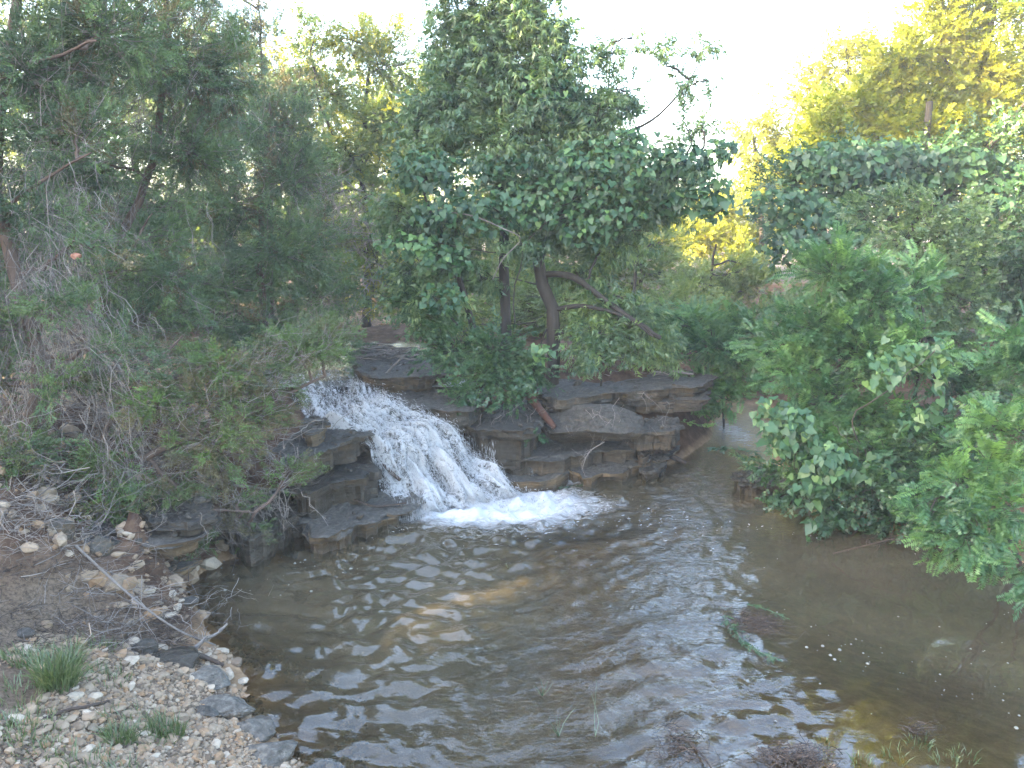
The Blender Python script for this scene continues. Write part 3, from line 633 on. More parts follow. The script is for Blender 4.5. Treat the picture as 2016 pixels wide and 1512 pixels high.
rowsR = [(715, 720, 1.03), (735, 742, 1.0), (752, 772, .96), (800, 800, .92), (852, 815, .86), (900, 855, .64), (935, 888, .46), (975, 915, .33), (1000, 945, .18), (1030, 972, .02), (1060, 985, -.06)]
NL = 150; NU = 120
A = spline([W(*r) for r in rowsL], NL); B = spline([W(*r) for r in rowsR], NL)
u = np.linspace(-0.04, 1.04, NU)
S = A[:, None] * (1 - u)[None, :, None] + B[:, None] * u[None, :, None]
tt = np.linspace(0, 1, NL)[:, None] * np.ones((1, NU)); uu = np.ones((NL, 1)) * u[None]
du = np.gradient(S, axis=1); dv = np.gradient(S, axis=0); NRM = norm(np.cross(du, dv)); NRM *= np.sign(NRM[..., 2:3] + 1e-6)
turb = smooth(.12, .5, tt)
b1 = fbm(P3(uu * 7, tt * 5, 3), 4); b2 = fbm(P3(uu * 34, tt * 12, 7), 4); b3 = fbm(P3(uu * 30, tt * 44, 11), 3)
dome_ = 0.03 * np.sin(np.clip(uu, 0, 1) * pi) * turb
disp = dome_ + b1 * (.03 + .13 * turb) + b2 * (.014 + .06 * turb) + b3 * (.008 + .035 * turb) + .05 * np.sin(tt * 34 + 5 * b1 + uu * 3) * (.4 + turb)
edge = smooth(0, .07, uu) * smooth(1, .93, uu); disp = disp * (.3 + .7 * edge) - .10 * (1 - edge)
V = S + NRM * disp[..., None]
white = .13 + .40 * smooth(.18, .45, tt) + .60 * b2 + .50 * b1 - .35 * (1 - edge) + .25 * smooth(.7, 1, tt) + .28 * np.exp(-((tt - .3) / .05) ** 2) * 0
white = np.clip(white, 0, 1)
FALL = Rooted('waterfall', 'white foaming water tumbling down the rock steps into the pool', 'waterfall', (FB[0], FB[1], 0)); FALL.o['kind'] = 'structure'; del FALL.o['category']
g = Geo(); g.add(V, grid_faces(NU, NL), white.ravel()); FALL.part('water_sheet', g, M['fall'], True)
q = np.round(tt * 9 + .8 * b1) / 9 - tt; Rb = S[::2, ::3] - NRM[::2, ::3] * (.13 + .4 * q + .07 * b2)[::2, ::3, None]; g = Geo(); g.add(Rb, grid_faces(Rb.shape[1], Rb.shape[0])); single('rock_bed', g, M['rock_dark'], 'dark stepped bedrock showing through gaps in the falling water', 'rock', Rb[0, 0])
# leaping strands and drops
r_ = np.random.default_rng(21)
def drops(geo, pos, vel, ln, wd):
    n = len(pos); d = norm(vel); s = norm(np.cross(d, r_.normal(size=(n, 3)))); t = np.cross(d, s)
    v = np.stack([pos - d * ln[:, None] * .5, pos + s * wd[:, None], pos + t * wd[:, None], pos - (s + t) * wd[:, None] * .7, pos + d * ln[:, None] * .5], 1)
    k = np.array([[0, 2, 1], [0, 3, 2], [0, 1, 3], [4, 1, 2], [4, 2, 3], [4, 3, 1]])
    geo.add(v.reshape(-1, 3), (k[None] + (np.arange(n) * 5)[:, None, None]).reshape(-1, 3), np.repeat(r_.uniform(.5, 1.1, n), 5))
g = Geo(); n = 13000
it = (r_.beta(3.2, 1.7, n) * (NL - 1)).astype(int); iu = r_.integers(2, NU - 2, n)
base = V[it, iu]; flow = norm(dv[it, iu]); nn = NRM[it, iu]; tb = turb[it, iu]
up = r_.gamma(1.1, .024, n)[:, None] * (.25 + tb[:, None]); pos = base + nn * up + r_.normal(size=(n, 3)) * .012 + flow * r_.uniform(0, .05, n)[:, None]
vel = flow * 1.0 + nn * r_.normal(size=(n, 1)) * .5 + r_.normal(size=(n, 3)) * .35 + np.array([.1, -.1, -.2])
drops(g, pos, vel, r_.gamma(2, .020, n) + .008, r_.uniform(.0012, .0030, n))
# ledge curtains at both sides of the foot
def curtain(pA, pB, z0, z1, n, out_=(0, -.05)):
    t = r_.random(n)[:, None]; a = np.array(pA)[None] * (1 - t) + np.array(pB)[None] * t; h = r_.random(n)
    z = z0 + (z1 - z0) * h; p = np.c_[a[:, :2] + np.array(out_) * (1 - h)[:, None], z] + r_.normal(size=(n, 3)) * .008
    drops(g, p, np.array([[0.03, -.05, -1]]) + r_.normal(size=(n, 3)) * .06, r_.uniform(.03, .13, n), r_.uniform(.0012, .003, n))
curtain(W(775, 1005, .12), W(850, 1000, .12), 0, .2, 300); curtain(W(965, 925, .13), W(1050, 935, .13), 0, .17, 230, (0.02, -.06)); curtain(W(1104, 925, .13), W(1116, 925, .13), 0, .16, 60, (0.02, -.05))
curtain(W(910, 860, .5), W(975, 880, .5), .1, .55, 260, (.03, -.08)); curtain(W(700, 985, .2), W(716, 1003, .1), 0, .18, 25)
FALL.part('spray', g, M['drops'], kind='stuff')
g = Geo(); n = 4500                                       # froth thrown up at the foot
a = r_.normal(size=(n, 2)); p = np.c_[W(930, 985, 0)[0] + a[:, 0] * .45, W(930, 985, 0)[1] + a[:, 1] * .22 + .05, np.abs(r_.normal(size=n)) * .07 * np.exp(-a[:, 0] ** 2 / 3)]
drops(g, p, r_.normal(size=(n, 3)) + [0, -.6, .6], r_.gamma(2, .008, n) + .005, r_.uniform(.002, .005, n))
FALL.part('froth', g, M['drops'], kind='stuff')

# ------------------------------------------------------------------ leaf and spray templates (length 1 along x, face up z)
r_ = np.random.default_rng(31)
def T_tri(items):
    """items: list of (base, tip, width, normal)"""
    V = []; Fc = []
    for b, t, w, nn in items:
        b, t = np.array(b, float), np.array(t, float); s = norm(np.cross(nn, t - b)) * w / 2; m = b * .55 + t * .45; k = len(V)
        V += [b, m + s, t, m - s]; Fc += [[k, k + 1, k + 2], [k, k + 2, k + 3]]
    return np.array(V), np.array(Fc)
def T_one(items):
    V = []; Fc = []
    for b, t, w, nn in items:
        b, t = np.array(b, float), np.array(t, float); s = norm(np.cross(nn, t - b)) * w / 2; k = len(V); m = b * .8 + t * .2
        V += [m + s, m - s, t]; Fc += [[k, k + 1, k + 2]]
    return np.array(V), np.array(Fc)
def T_cedar(seed):
    r = np.random.default_rng(seed); it = []
    for k in range(9):
        x = .06 + .1 * k; sd = 1 if k % 2 else -1; L = (.42 - .3 * abs(x - .35)) * r.uniform(.7, 1.2)
        for q in range(3):
            b = np.array([x + q * .02, 0, 0.0]) + (np.array([.4, .5 * sd, 0]) * L * .45 * q if q else 0)
            d = norm(np.array([r.uniform(.5, .9), sd * r.uniform(.3, 1.0) * (1 if q < 2 else -.4), r.normal() * .45])) * L * (1 if q == 0 else .6)
            it.append((b, b + d, .055 + .03 * r.random(), norm(r.normal(size=3) + [0, 0, 1])))
    it.append(([0, 0, 0], [1.0, 0, r.normal() * .05], .04, np.array([0, 0, 1.])))
    return T_one(it)
def T_frond(seed, n=10):
    r = np.random.default_rng(seed); it = [([0, 0, 0], [.5, 0, .04], .014, np.array([0, 0, 1.])), ([.5, 0, .04], [1, 0, -.10], .010, np.array([0, 0, 1.]))]
    for k in range(n):
        x = .12 + .86 * k / n; z = .04 - .14 * max(0, x - .5) * 2 * .8
        for sd in (-1, 1):
            L = .27 * (1 - .75 * abs(x - .45)) * r.uniform(.85, 1.1)
            it.append(([x, 0, z], [x + L * .30, sd * L, z - L * r.uniform(-.1, .5)], .085, norm(np.array([r.normal() * .2, r.normal() * .2, 1.]))))
    return T_tri(it)
def T_twig(seed, n=9, w=.45, L0=.34, droop=.3, one=False):
    r = np.random.default_rng(seed); it = [([0, 0, 0], [1, 0, -.05], .012, np.array([0, 0, 1.]))]
    for k in range(n):
        x = .12 + .88 * k / n; sd = 1 if k % 2 else -1; L = L0 * r.uniform(.75, 1.15)
        d = norm(np.array([r.uniform(.3, 1), sd * r.uniform(.4, 1), -droop * r.uniform(.2, 1.5) + .1])) * L
        it.append(([x, 0, -.05 * x], np.array([x, 0, -.05 * x]) + d, L * w, norm(np.array([r.normal() * .5, r.normal() * .5, 1.]))))
    return (T_one if one else T_tri)(it)
TPL = {'cedar': [T_cedar(k) for k in range(7)], 'frond': [T_frond(k) for k in range(5)],
       'elm': [T_twig(10 + k, 10, .55, .27) for k in range(6)], 'willow': [T_twig(20 + k, 9, .26, .62, 1.5, one=True) for k in range(6)],
       'shrub': [T_twig(30 + k, 9, .62, .30, .3) for k in range(6)], 'far': [T_twig(40 + k, 8, .75, .36, one=True) for k in range(5)], 'elmfar': [T_twig(60 + k, 9, .7, .29, one=True) for k in range(5)], 'willowfar': [T_twig(70 + k, 9, .25, .62, 1.5, one=True) for k in range(5)],
       'bush': [T_twig(50 + k, 11, .45, .34, .5, one=True) for k in range(5)]}
def heart():
    """a grape leaf: heart outline with shallow teeth, folded along the midrib, tip along +x"""
    o = [(0, 0, 0), (-.16, .14, .03), (-.20, .34, .05), (-.05, .50, .04), (.16, .50, .02), (.28, .47, .0), (.40, .36, .0), (.62, .27, -.02), (.80, .12, -.05), (1.0, 0, -.12)]
    v = [(x, y * .95, z) for x, y, z in o] + [(x, -y * .95, z) for x, y, z in o[1:-1]]; v.append((.35, 0, -.05)); c = len(v) - 1
    f = [[c, k + 1, k] for k in range(9)]; lo = [0] + list(range(10, 18)) + [9]; f += [[c, lo[k], lo[k + 1]] for k in range(9)]
    return np.array(v, float), np.array(f)
HV, HF = heart()

def spray_at(geo, kind, pos, dirs, size, tone, roll=.5, mat=0, upn=(0, 0, 1)):
    n = len(pos); x = norm(dirs); u = norm(np.asarray(upn, float)[None] + r_.normal(size=(n, 3)) * roll)
    y = norm(np.cross(u, x)); z = np.cross(x, y); tp = TPL[kind]; w = r_.integers(0, len(tp), n)
    for k in range(len(tp)):
        s = w == k
        if s.any(): scatter(geo, tp[k][0], tp[k][1], pos[s], x[s], y[s], z[s], size[s], tone[s])

DENS = {'cedar': 1.85, 'elm': 2.2, 'willow': 2.6, 'shrub': 2.2, 'frond': 2.6, 'far': 2.2, 'bush': 2.0, 'elmfar': 2.0, 'willowfar': 2.2}
def Bl(u, v, Y, ru, rv, rd=None, cover=1.0, **k):
    c = P(u, v, Y); rx, rz = ru * Y / F, rv * Y / F
    if v + rv < -20 or u + ru < -20 or u - ru > 2036: cover *= .3
    return dict(c=c, r=np.array([rx, rd if rd else (rx + rz) * .45, rz]), cover=cover, **k)
def plant(name, label, cat, base, trunks, blobs, kind, mat, L=.14, cover=3.0, bias=(0, 0, .1), out_=.5, bark='bark', group=None, persub=9, twig_r=.004, roll=.6,
          limb=True, sv=.35, mat2=None, frac2=0.0, twigs=True, dead=0, limb_r=.022):
    """trunks: lists of points with start and end radii; blobs: leafy masses the limbs carry"""
    base = np.asarray(base, float); T = Rooted(name, label, cat, base, group)
    tp = []
    for pts, r0, r1 in trunks:
        p = spline(pts, 22); p[1:-1] += fbm(p[1:-1] * 2.5 + 3, 3)[:, None] * np.array([.05, .05, 0]) * 1.0
        g = Geo(); rad = np.linspace(r0, r1, 22) * (1 + .12 * fbm(p * 7, 2)); rad[0] *= 1.25; tubes(g, p, rad, 9, .4 + .2 * r_.random()); T.part('trunk' if len(tp) == 0 or r0 > .03 else 'limb', g, M[bark], True); tp.append(p)
    TP = np.concatenate(tp) if tp else base[None]
    G = Geo(); tw = Geo(); ntri = 0
    for b in blobs:
        c, rd = b['c'], b['r']
        if limb:
            d = np.linalg.norm(TP - c, axis=1) + 2.0 * np.maximum(0, TP[:, 2] - c[2]); a = TP[d.argmin()]
            ln = np.linalg.norm(a - c)
            if ln > .15:
                lp = wander(a, c, 12, .13, .05)[0]; g = Geo(); tubes(g, lp, np.linspace(min(limb_r, .012 + ln * .012), .006, 12), 6, .5); T.part('limb', g, M[bark], True)
            else: lp = wander(a, c + 1e-3, 12, .1)[0]
        else: lp = np.repeat(c[None], 12, 0) + r_.normal(size=(12, 3)) * rd * .3
        area = pi * rd[0] * rd[2]; Ls = b.get('L', L)
        ns = max(6, int(DENS.get(kind, 2.0) * cover * b['cover'] * area / (Ls * Ls * .35))); nsub = max(3, ns // persub)
        q = norm(r_.normal(size=(nsub, 3))) * (r_.random(nsub) ** .42)[:, None]
        # uneven outline: lumps and bays
        lump = 1 + .32 * fbm(q * 2.2 + c, 3); q = q * lump[:, None]
        sub = c + q * rd
        st = lp[r_.integers(5, 12, nsub)]; st = st + (sub - st) * .15
        tpth = wander(st, sub, 6, .14, .03)
        if twigs: tubes(tw, tpth[:, ::5] if nsub > 400 and L < .18 and kind != 'cedar' else tpth[:, [0, 2, 4, 5]], (np.array([1, .35]) if nsub > 400 and L < .18 and kind != 'cedar' else np.array([1, .8, .5, .35]))[None] * (twig_r * r_.uniform(.7, 1.5, nsub))[:, None], 3, r_.random(nsub))
        if b.get('bare'): continue
        k = r_.integers(0, nsub, ns); t = r_.random(ns) ** .6; i0 = np.minimum((t * 5).astype(int), 4); fr = (t * 5 - i0)[:, None]
        pos = tpth[k, i0] * (1 - fr) + tpth[k, i0 + 1] * fr + r_.normal(size=(ns, 3)) * Ls * sv
        dirs = norm(tpth[k, 5] - tpth[k, 3]) * .6 + norm((sub[k] - c) / rd) * out_ + np.asarray(b.get('bias', bias)) + r_.normal(size=(ns, 3)) * .35
        subt = np.clip(.5 + .5 * r_.normal(size=nsub) * .5, 0, 1)
        tone = np.clip(subt[k] * .55 + r_.random(ns) * .45 + b.get('tone', 0), 0, 1)
        sz = Ls * r_.uniform(.65, 1.25, ns)
        m2 = frac2 > 0 and mat2 is not None
        if m2:
            s2 = (r_.random(nsub) < b.get('frac2', frac2))[k]; spray_at(G, kind, pos[~s2], dirs[~s2], sz[~s2], tone[~s2], roll)
            nb = len(G.m); 
            if s2.any():
                spray_at(G, kind, pos[s2], dirs[s2], sz[s2], tone[s2], roll)
                for w in range(nb, len(G.m)): G.m[w][:] = 1
        else: spray_at(G, kind, pos, dirs, sz, tone, roll)
    if dead:
        deadtwigs(tw, blobs, dead, TP)
    if tw.n: T.part('twigs', tw, M['deadwood' if dead else bark], kind='stuff')
    if G.n: T.part('crown', G, [M[mat]] + ([M[mat2]] if mat2 else []), kind='stuff')
    return T
def forks(geo, A, B, rad, n1=5, sides=3, amp=.14, lev=2, shrink=.45, tone=None, sag=0):
    """bare branching twigs"""
    A = np.atleast_2d(A); B = np.atleast_2d(B); T = len(A); np_ = 7 if lev else 4; pth = wander(A, B, np_, amp, sag); rad = np.broadcast_to(rad, (T,)) 
    tn = r_.random(T) if tone is None else np.full(T, tone)
    tubes(geo, pth, rad[:, None] * np.linspace(1, .35, np_)[None], sides, tn)
    if lev == 0: return
    k = r_.integers(2, 6, (T, n1)); st = pth[np.arange(T)[:, None], k].reshape(-1, 3)
    d = (pth[:, -1] - pth[:, 0])[:, None]; L = np.linalg.norm(d, axis=-1, keepdims=True)
    e = norm(norm(d) * .8 + r_.normal(size=(T, n1, 3)) * .55) * L * shrink * r_.uniform(.5, 1.2, (T, n1, 1))
    forks(geo, st, st + e.reshape(-1, 3), np.repeat(rad * .6, n1), max(2, n1 - 1), sides, amp, lev - 1, shrink, tone)
def deadtwigs(geo, blobs, n, TP):
    for b in blobs:
        m = int(n * b.get('dead', 1))
        if m < 1: continue
        q = b['c'] + norm(r_.normal(size=(m, 3))) * (r_.random(m) ** .4)[:, None] * b['r'] * 1.1
        i = r_.integers(0, len(TP), m); a = q + (TP[i] - q) * r_.uniform(.15, .4, m)[:, None]
        forks(geo, a, q, r_.uniform(.0022, .0042, m), 3, 3, .2, 1)

# ------------------------------------------------------------------ left bank: cedars
plant('cedar_tree', 'big near cedar at far left with bare red-brown trunk and many dead grey twigs', 'tree', on(P(40, 1010, 6.0)),
      [([on(P(75, 1000, 6.0), -.1), P(60, 850, 6.1), P(85, 740, 6.2), P(45, 600, 6.3), P(15, 470, 6.4), P(-5, 330, 6.5), P(20, 100, 6.6), P(60, -300, 6.8)], .065, .03),
       ([P(15, 470, 6.4), P(-60, 380, 6.5), P(-150, 250, 6.6)], .03, .012),
       ([P(5, 420, 6.4), P(80, 355, 6.3), P(180, 300, 6.2)], .018, .008), ([P(0, 140, 6.5), P(80, 120, 6.4), P(190, 80, 6.2)], .02, .01)],
      [Bl(60, 150, 6.5, 160, 140), Bl(230, 50, 6.7, 170, 110), Bl(-60, 300, 6.3, 120, 150), Bl(120, 600, 5.8, 62, 40, tone=.25, frac2=0, cover=1.6), Bl(100, 745, 5.9, 55, 60, cover=.7), Bl(50, 880, 5.8, 100, 55, cover=.6),
       Bl(160, 250, 6.5, 130, 80, cover=.8), Bl(80, 420, 6.4, 110, 80, cover=.7, dead=2.0), Bl(190, 480, 6.2, 90, 60, cover=.5, dead=1.5), Bl(240, 700, 6.0, 90, 60, cover=.45, dead=1.5), Bl(-20, 760, 6.0, 70, 120, cover=.8), Bl(20, -180, 6.8, 260, 190), Bl(60, -450, 7, 220, 170), Bl(30, 650, 6.2, 100, 80, cover=.35, dead=2.5), Bl(-80, 620, 6.2, 100, 200, cover=.6), Bl(240, 960, 5.9, 60, 45, cover=.7, tone=.15)],
      'cedar', 'cedar', L=.14, cover=2.5, bias=(0, 0, .25), bark='cedar_bark', mat2='cedar_brown', frac2=.12, dead=34)
plant('cedar_tree', 'second cedar from the left, slim dark trunk behind the dead twigs', 'tree', on(P(165, 860, 7.8)),
      [([on(P(165, 850, 7.8), -.1), P(190, 690, 7.9), P(215, 560, 8.0), P(245, 450, 8.1), P(300, 330, 8.2), P(322, 200, 8.3), P(320, -50, 8.5), P(300, -350, 8.6)], .055, .02),
       ([P(215, 560, 8), P(260, 490, 7.8), P(300, 420, 7.7)], .02, .008), ([P(190, 690, 7.9), P(120, 640, 7.8), P(40, 600, 7.8)], .02, .008)],
      [Bl(330, 130, 8.2, 150, 120), Bl(180, 330, 8, 140, 90, cover=.9), Bl(380, 300, 8.3, 140, 100), Bl(270, 470, 8, 130, 60, cover=.7, dead=1.6), Bl(450, 150, 8.6, 90, 120, cover=.8), Bl(300, -120, 8.5, 200, 150), Bl(300, -330, 8.6, 150, 140),
       Bl(170, 540, 7.7, 130, 70, cover=.55, dead=2.2), Bl(270, 640, 7.8, 140, 70, cover=.6, dead=2), Bl(360, 560, 8, 100, 80, cover=.8), Bl(60, 500, 8, 90, 90, cover=.8), Bl(130, 130, 8, 130, 120)],
      'cedar', 'cedar', L=.16, cover=2.6, bias=(0, 0, .2), bark='cedar_bark', mat2='cedar_brown', frac2=.1, dead=34)
plant('cedar_tree', 'low cedar leaning right over the bank with its drooping tips above the pool', 'tree', on(P(130, 1060, 6.1)),
      [([on(P(110, 1080, 6.1), -.1), P(190, 980, 6.15), P(290, 900, 6.2), P(400, 850, 6.3), P(520, 800, 6.6), P(640, 740, 7.0)], .05, .012),
       ([P(290, 900, 6.2), P(340, 960, 6.1), P(420, 1000, 6.1), P(500, 1010, 6.2)], .02, .008), ([P(160, 1010, 6.1), P(200, 860, 6.3), P(280, 740, 6.5), P(360, 660, 6.7)], .03, .01)],
      [Bl(300, 790, 6.1, 80, 45, cover=1.2, tone=.2), Bl(430, 715, 6.4, 110, 55), Bl(210, 910, 6.0, 120, 55, cover=.8), Bl(420, 880, 6.2, 130, 80, cover=.8, frac2=.4), Bl(330, 985, 6.0, 110, 50, cover=1.0),
       Bl(580, 690, 6.9, 100, 55), Bl(530, 760, 6.6, 80, 45), Bl(580, 920, 6.6, 55, 32, tone=.15), Bl(470, 980, 6.3, 70, 35, cover=.6, frac2=.5), Bl(360, 1060, 6.0, 60, 25, cover=.7, frac2=.4), Bl(490, 1050, 6.3, 40, 20, cover=.9),
       Bl(400, 790, 6.3, 120, 70, cover=.8, frac2=.4), Bl(210, 760, 6.3, 80, 90, cover=.5, dead=2), Bl(80, 990, 6.0, 90, 50, cover=.4, dead=2), Bl(650, 660, 7.2, 70, 60, cover=.9), Bl(510, 830, 6.6, 90, 60, cover=.7, frac2=.4), Bl(90, 1010, 5.6, 110, 45, cover=1.1, frac2=.3), Bl(210, 1010, 5.8, 100, 50, cover=1.1, frac2=.3), Bl(120, 1075, 5.4, 60, 25, cover=.9, frac2=.3), Bl(290, 1080, 5.7, 50, 22, cover=.8, frac2=.3), Bl(330, 1050, 5.9, 80, 35, cover=.7, frac2=.5), Bl(460, 1030, 6.2, 60, 25, cover=.6, frac2=.5), Bl(20, 900, 5.6, 70, 90, cover=.7)],
      'cedar', 'cedar_low', L=.12, cover=2.5, bias=(.15, 0, .05), bark='cedar_bark', mat2='cedar_brown', frac2=.25, dead=30)
plant('cedar_tree', 'dense bluish green cedar on the bank behind the upper cascade', 'tree', on(P(520, 740, 10)),
      [([on(P(520, 740, 10), -.1), P(525, 640, 10), P(510, 520, 10.1), P(520, 380, 10.3), P(530, 200, 10.5)], .07, .02)],
      [Bl(450, 400, 10, 150, 100), Bl(570, 500, 9.8, 150, 90), Bl(650, 600, 9.8, 90, 80), Bl(420, 560, 9.8, 140, 80), Bl(520, 640, 9.6, 130, 60), Bl(300, 620, 9.8, 140, 80, cover=.9), Bl(420, 700, 9.4, 120, 60, cover=.9), Bl(250, 420, 10.2, 130, 120, cover=.8), Bl(100, 380, 10.5, 130, 150, cover=.8), Bl(600, 250, 10.6, 50, 80, cover=.7), Bl(690, 680, 9.9, 30, 50, cover=.8), Bl(560, 350, 10.4, 120, 90, cover=.9), Bl(640, 440, 10.2, 70, 60, cover=.5, dead=3, frac2=.5), Bl(510, 250, 10.5, 110, 90)],
      'cedar', 'cedar', L=.18, cover=2.5, bias=(0, 0, .25), bark='cedar_bark', mat2='cedar_brown', frac2=.06, dead=22)
plant('cedar_tree', 'tall thin cedar on the skyline with rusty sunlit tips, left of the yellow tree', 'tree', on(P(520, 600, 13.5)),
      [([on(P(525, 600, 13.5), -.1), P(530, 400, 13.5), P(520, 200, 13.6), P(510, 20, 13.7)], .09, .015)],
      [Bl(400, 60, 13.2, 70, 80, cover=.8), Bl(340, -30, 13.2, 80, 70), Bl(470, 60, 13.3, 50, 60, cover=.7), Bl(590, 180, 13.4, 40, 60, cover=.8), Bl(540, 200, 13.5, 65, 110, cover=.9), Bl(515, 60, 13.6, 50, 70, cover=.55), Bl(470, 140, 13.5, 60, 80, cover=.7), Bl(570, 330, 13.5, 90, 80), Bl(500, -20, 13.6, 40, 50, cover=.5), Bl(430, 260, 13.6, 80, 90)],
      'cedar', 'cedar_brown', L=.2, cover=2.4, bias=(0, 0, .35), bark='cedar_bark', mat2='cedar', frac2=.55)
plant('broadleaf_tree', 'pale green feathery tree behind the cascade with yellow sunlit top', 'tree', on(P(720, 560, 14.5)),
      [([on(P(720, 600, 14.5), -.1), P(722, 440, 14.4), P(712, 340, 14.4), P(720, 200, 14.5), P(735, 90, 14.6)], .09, .02), ([P(712, 340, 14.4), P(650, 250, 14.3), P(620, 160, 14.3)], .04, .015), ([P(715, 320, 14.4), P(790, 230, 14.4), P(850, 150, 14.4)], .04, .015)],
      [Bl(700, 80, 14.6, 85, 50, cover=.9, frac2=.7), Bl(770, 60, 14.6, 50, 30, cover=.7, frac2=.7), Bl(760, 130, 14.5, 90, 60), Bl(650, 190, 14.4, 90, 70, cover=.9), Bl(760, 240, 14.2, 120, 70), Bl(680, 310, 14.2, 120, 60), Bl(820, 330, 14.2, 90, 70), Bl(660, 560, 13, 70, 60), Bl(800, 560, 13.2, 60, 60), Bl(740, 520, 13.4, 70, 50), Bl(690, 470, 13.6, 80, 45), Bl(770, 450, 13.6, 80, 45), Bl(640, 450, 13.6, 60, 50), Bl(730, 590, 13.4, 50, 35), Bl(600, 40, 14.6, 40, 30, cover=.5), Bl(640, 70, 14.6, 50, 35, cover=.7), Bl(610, 110, 14.5, 50, 50, cover=.6), Bl(850, 180, 14.4, 70, 60), Bl(620, 380, 14.2, 80, 40), Bl(740, 380, 14, 80, 40, cover=.7)],
      'elmfar', 'farcool', L=.2, cover=2.6, mat2='far', frac2=.10)  # sunlit look of the top comes from the yellow second leaf material
# ------------------------------------------------------------------ the tree on the ledge
CTB = on(P(1085, 745, 9.9))
plant('multi_trunk_tree', 'tall dark multi-trunk tree with long drooping narrow leaves on the rock ledge in the centre', 'tree', CTB,
      [([on(P(1085, 760, 9.8), -.2), P(1090, 680, 9.7), P(1086, 610, 9.7), P(1060, 530, 9.7), P(1072, 430, 9.8), P(1082, 320, 9.8), P(1060, 150, 9.8), P(1050, -60, 9.9), P(1030, -300, 10)], .10, .02),
       ([on(P(1000, 740, 9.9), -.1), P(998, 620, 9.9), P(994, 520, 9.9), P(988, 400, 9.9), P(975, 260, 10), P(955, 90, 10), P(900, -100, 10.1)], .085, .02),
       ([on(P(955, 735, 9.7), -.1), P(935, 660, 9.7), P(915, 580, 9.6), P(880, 480, 9.5), P(840, 400, 9.4)], .06, .02),
       ([P(1086, 610, 9.7), P(1150, 603, 9.5), P(1230, 625, 9.4), P(1285, 662, 9.3)], .035, .012),
       ([P(1062, 540, 9.7), P(1130, 545, 9.6), P(1200, 600, 9.5), P(1300, 665, 9.5)], .045, .03),
       ([P(1078, 330, 9.8), P(1160, 280, 9.7), P(1270, 245, 9.6), P(1340, 180, 9.6), P(1385, 100, 9.6)], .03, .006),
       ([P(1160, 285, 9.7), P(1195, 200, 9.6), P(1205, 90, 9.6)], .014, .005), ([P(1085, 430, 9.8), P(1180, 380, 9.6), P(1300, 330, 9.4), P(1390, 330, 9.3)], .03, .01)],
      [Bl(960, 110, 9.9, 110, 90, cover=.95), Bl(1060, 70, 9.8, 80, 90, cover=.8), Bl(890, 30, 10, 60, 60, cover=.8), Bl(880, 220, 9.7, 100, 70), Bl(1080, 200, 9.6, 110, 80), Bl(1170, 250, 9.5, 80, 70), Bl(990, 290, 9.6, 120, 60), Bl(1120, 330, 9.5, 110, 60),
       Bl(1240, 330, 9.4, 90, 55), Bl(830, 320, 9.6, 70, 60, cover=.9), Bl(780, 430, 9.4, 70, 50, cover=.9), Bl(1340, 330, 9.3, 60, 40, cover=.9), Bl(1000, -110, 9.9, 150, 110), Bl(930, -260, 10, 140, 110), Bl(1060, -250, 10, 100, 120), 
       Bl(1230, 420, 9.6, 110, 60, cover=.8), Bl(1100, 430, 9.7, 110, 60, cover=.7), Bl(900, 440, 9.6, 110, 60, cover=.8), Bl(880, 520, 9.4, 90, 40, cover=.7),
       Bl(860, 600, 9.2, 60, 45), Bl(940, 540, 9.9, 50, 40, cover=.7), Bl(1140, 540, 9.9, 70, 45, cover=.8), Bl(1190, 600, 9.8, 70, 35, cover=.8), Bl(1030, 480, 9.3, 60, 30, cover=.7), Bl(900, 130, 9.9, 80, 60), Bl(840, 250, 9.8, 80, 60, cover=.8), Bl(1000, 190, 9.8, 90, 60), Bl(1120, 130, 9.7, 50, 60, cover=.7), Bl(1010, 20, 9.9, 90, 60), Bl(1020, 390, 9.9, 120, 50), Bl(1290, 400, 9.7, 90, 60, cover=.7), Bl(1200, 480, 9.8, 100, 40, cover=.7), Bl(800, 540, 9.5, 50, 60, cover=.7), Bl(1200, 115, 9.6, 28, 45, cover=.55), Bl(1235, 180, 9.6, 45, 50, cover=.5), Bl(1290, 110, 9.6, 30, 28, cover=.5), Bl(1385, 95, 9.6, 22, 35, cover=.6), Bl(1330, 165, 9.6, 35, 30, cover=.4), Bl(1385, 235, 9.5, 30, 18, cover=.6), Bl(1260, 75, 9.6, 14, 14, cover=.6), Bl(1355, 250, 9.5, 22, 22, cover=.5), Bl(1395, 160, 9.6, 18, 18, cover=.5), Bl(1200, 200, 9.6, 30, 40, cover=.5)],
      'willow', 'willow', L=.16, cover=2.7, bias=(0, 0, -.25), out_=.4, persub=7, twig_r=.005, limb_r=.03, sv=.3)
plant('leafy_shrub', 'dark small-leaved shrub spilling over the ledge round the feet of the tree trunks', 'shrub', on(P(980, 760, 9.4)),
      [([on(P(980, 770, 9.3)), P(940, 700, 9.2), P(900, 640, 9.1)], .02, .008), ([on(P(1030, 770, 9.3)), P(1060, 690, 9.2), P(1080, 640, 9.1)], .02, .008)],
      [Bl(880, 690, 9.0, 90, 55), Bl(980, 695, 8.9, 100, 50), Bl(960, 745, 8.7, 100, 42), Bl(900, 785, 8.5, 55, 24), Bl(1040, 730, 8.9, 70, 40), Bl(850, 630, 9.2, 70, 50, cover=.9), Bl(1010, 790, 8.5, 50, 20, cover=.8), Bl(800, 590, 9.4, 50, 60, cover=.7)],
      'shrub', 'shrub', L=.12, cover=2.7, bias=(0, -.2, -.05))
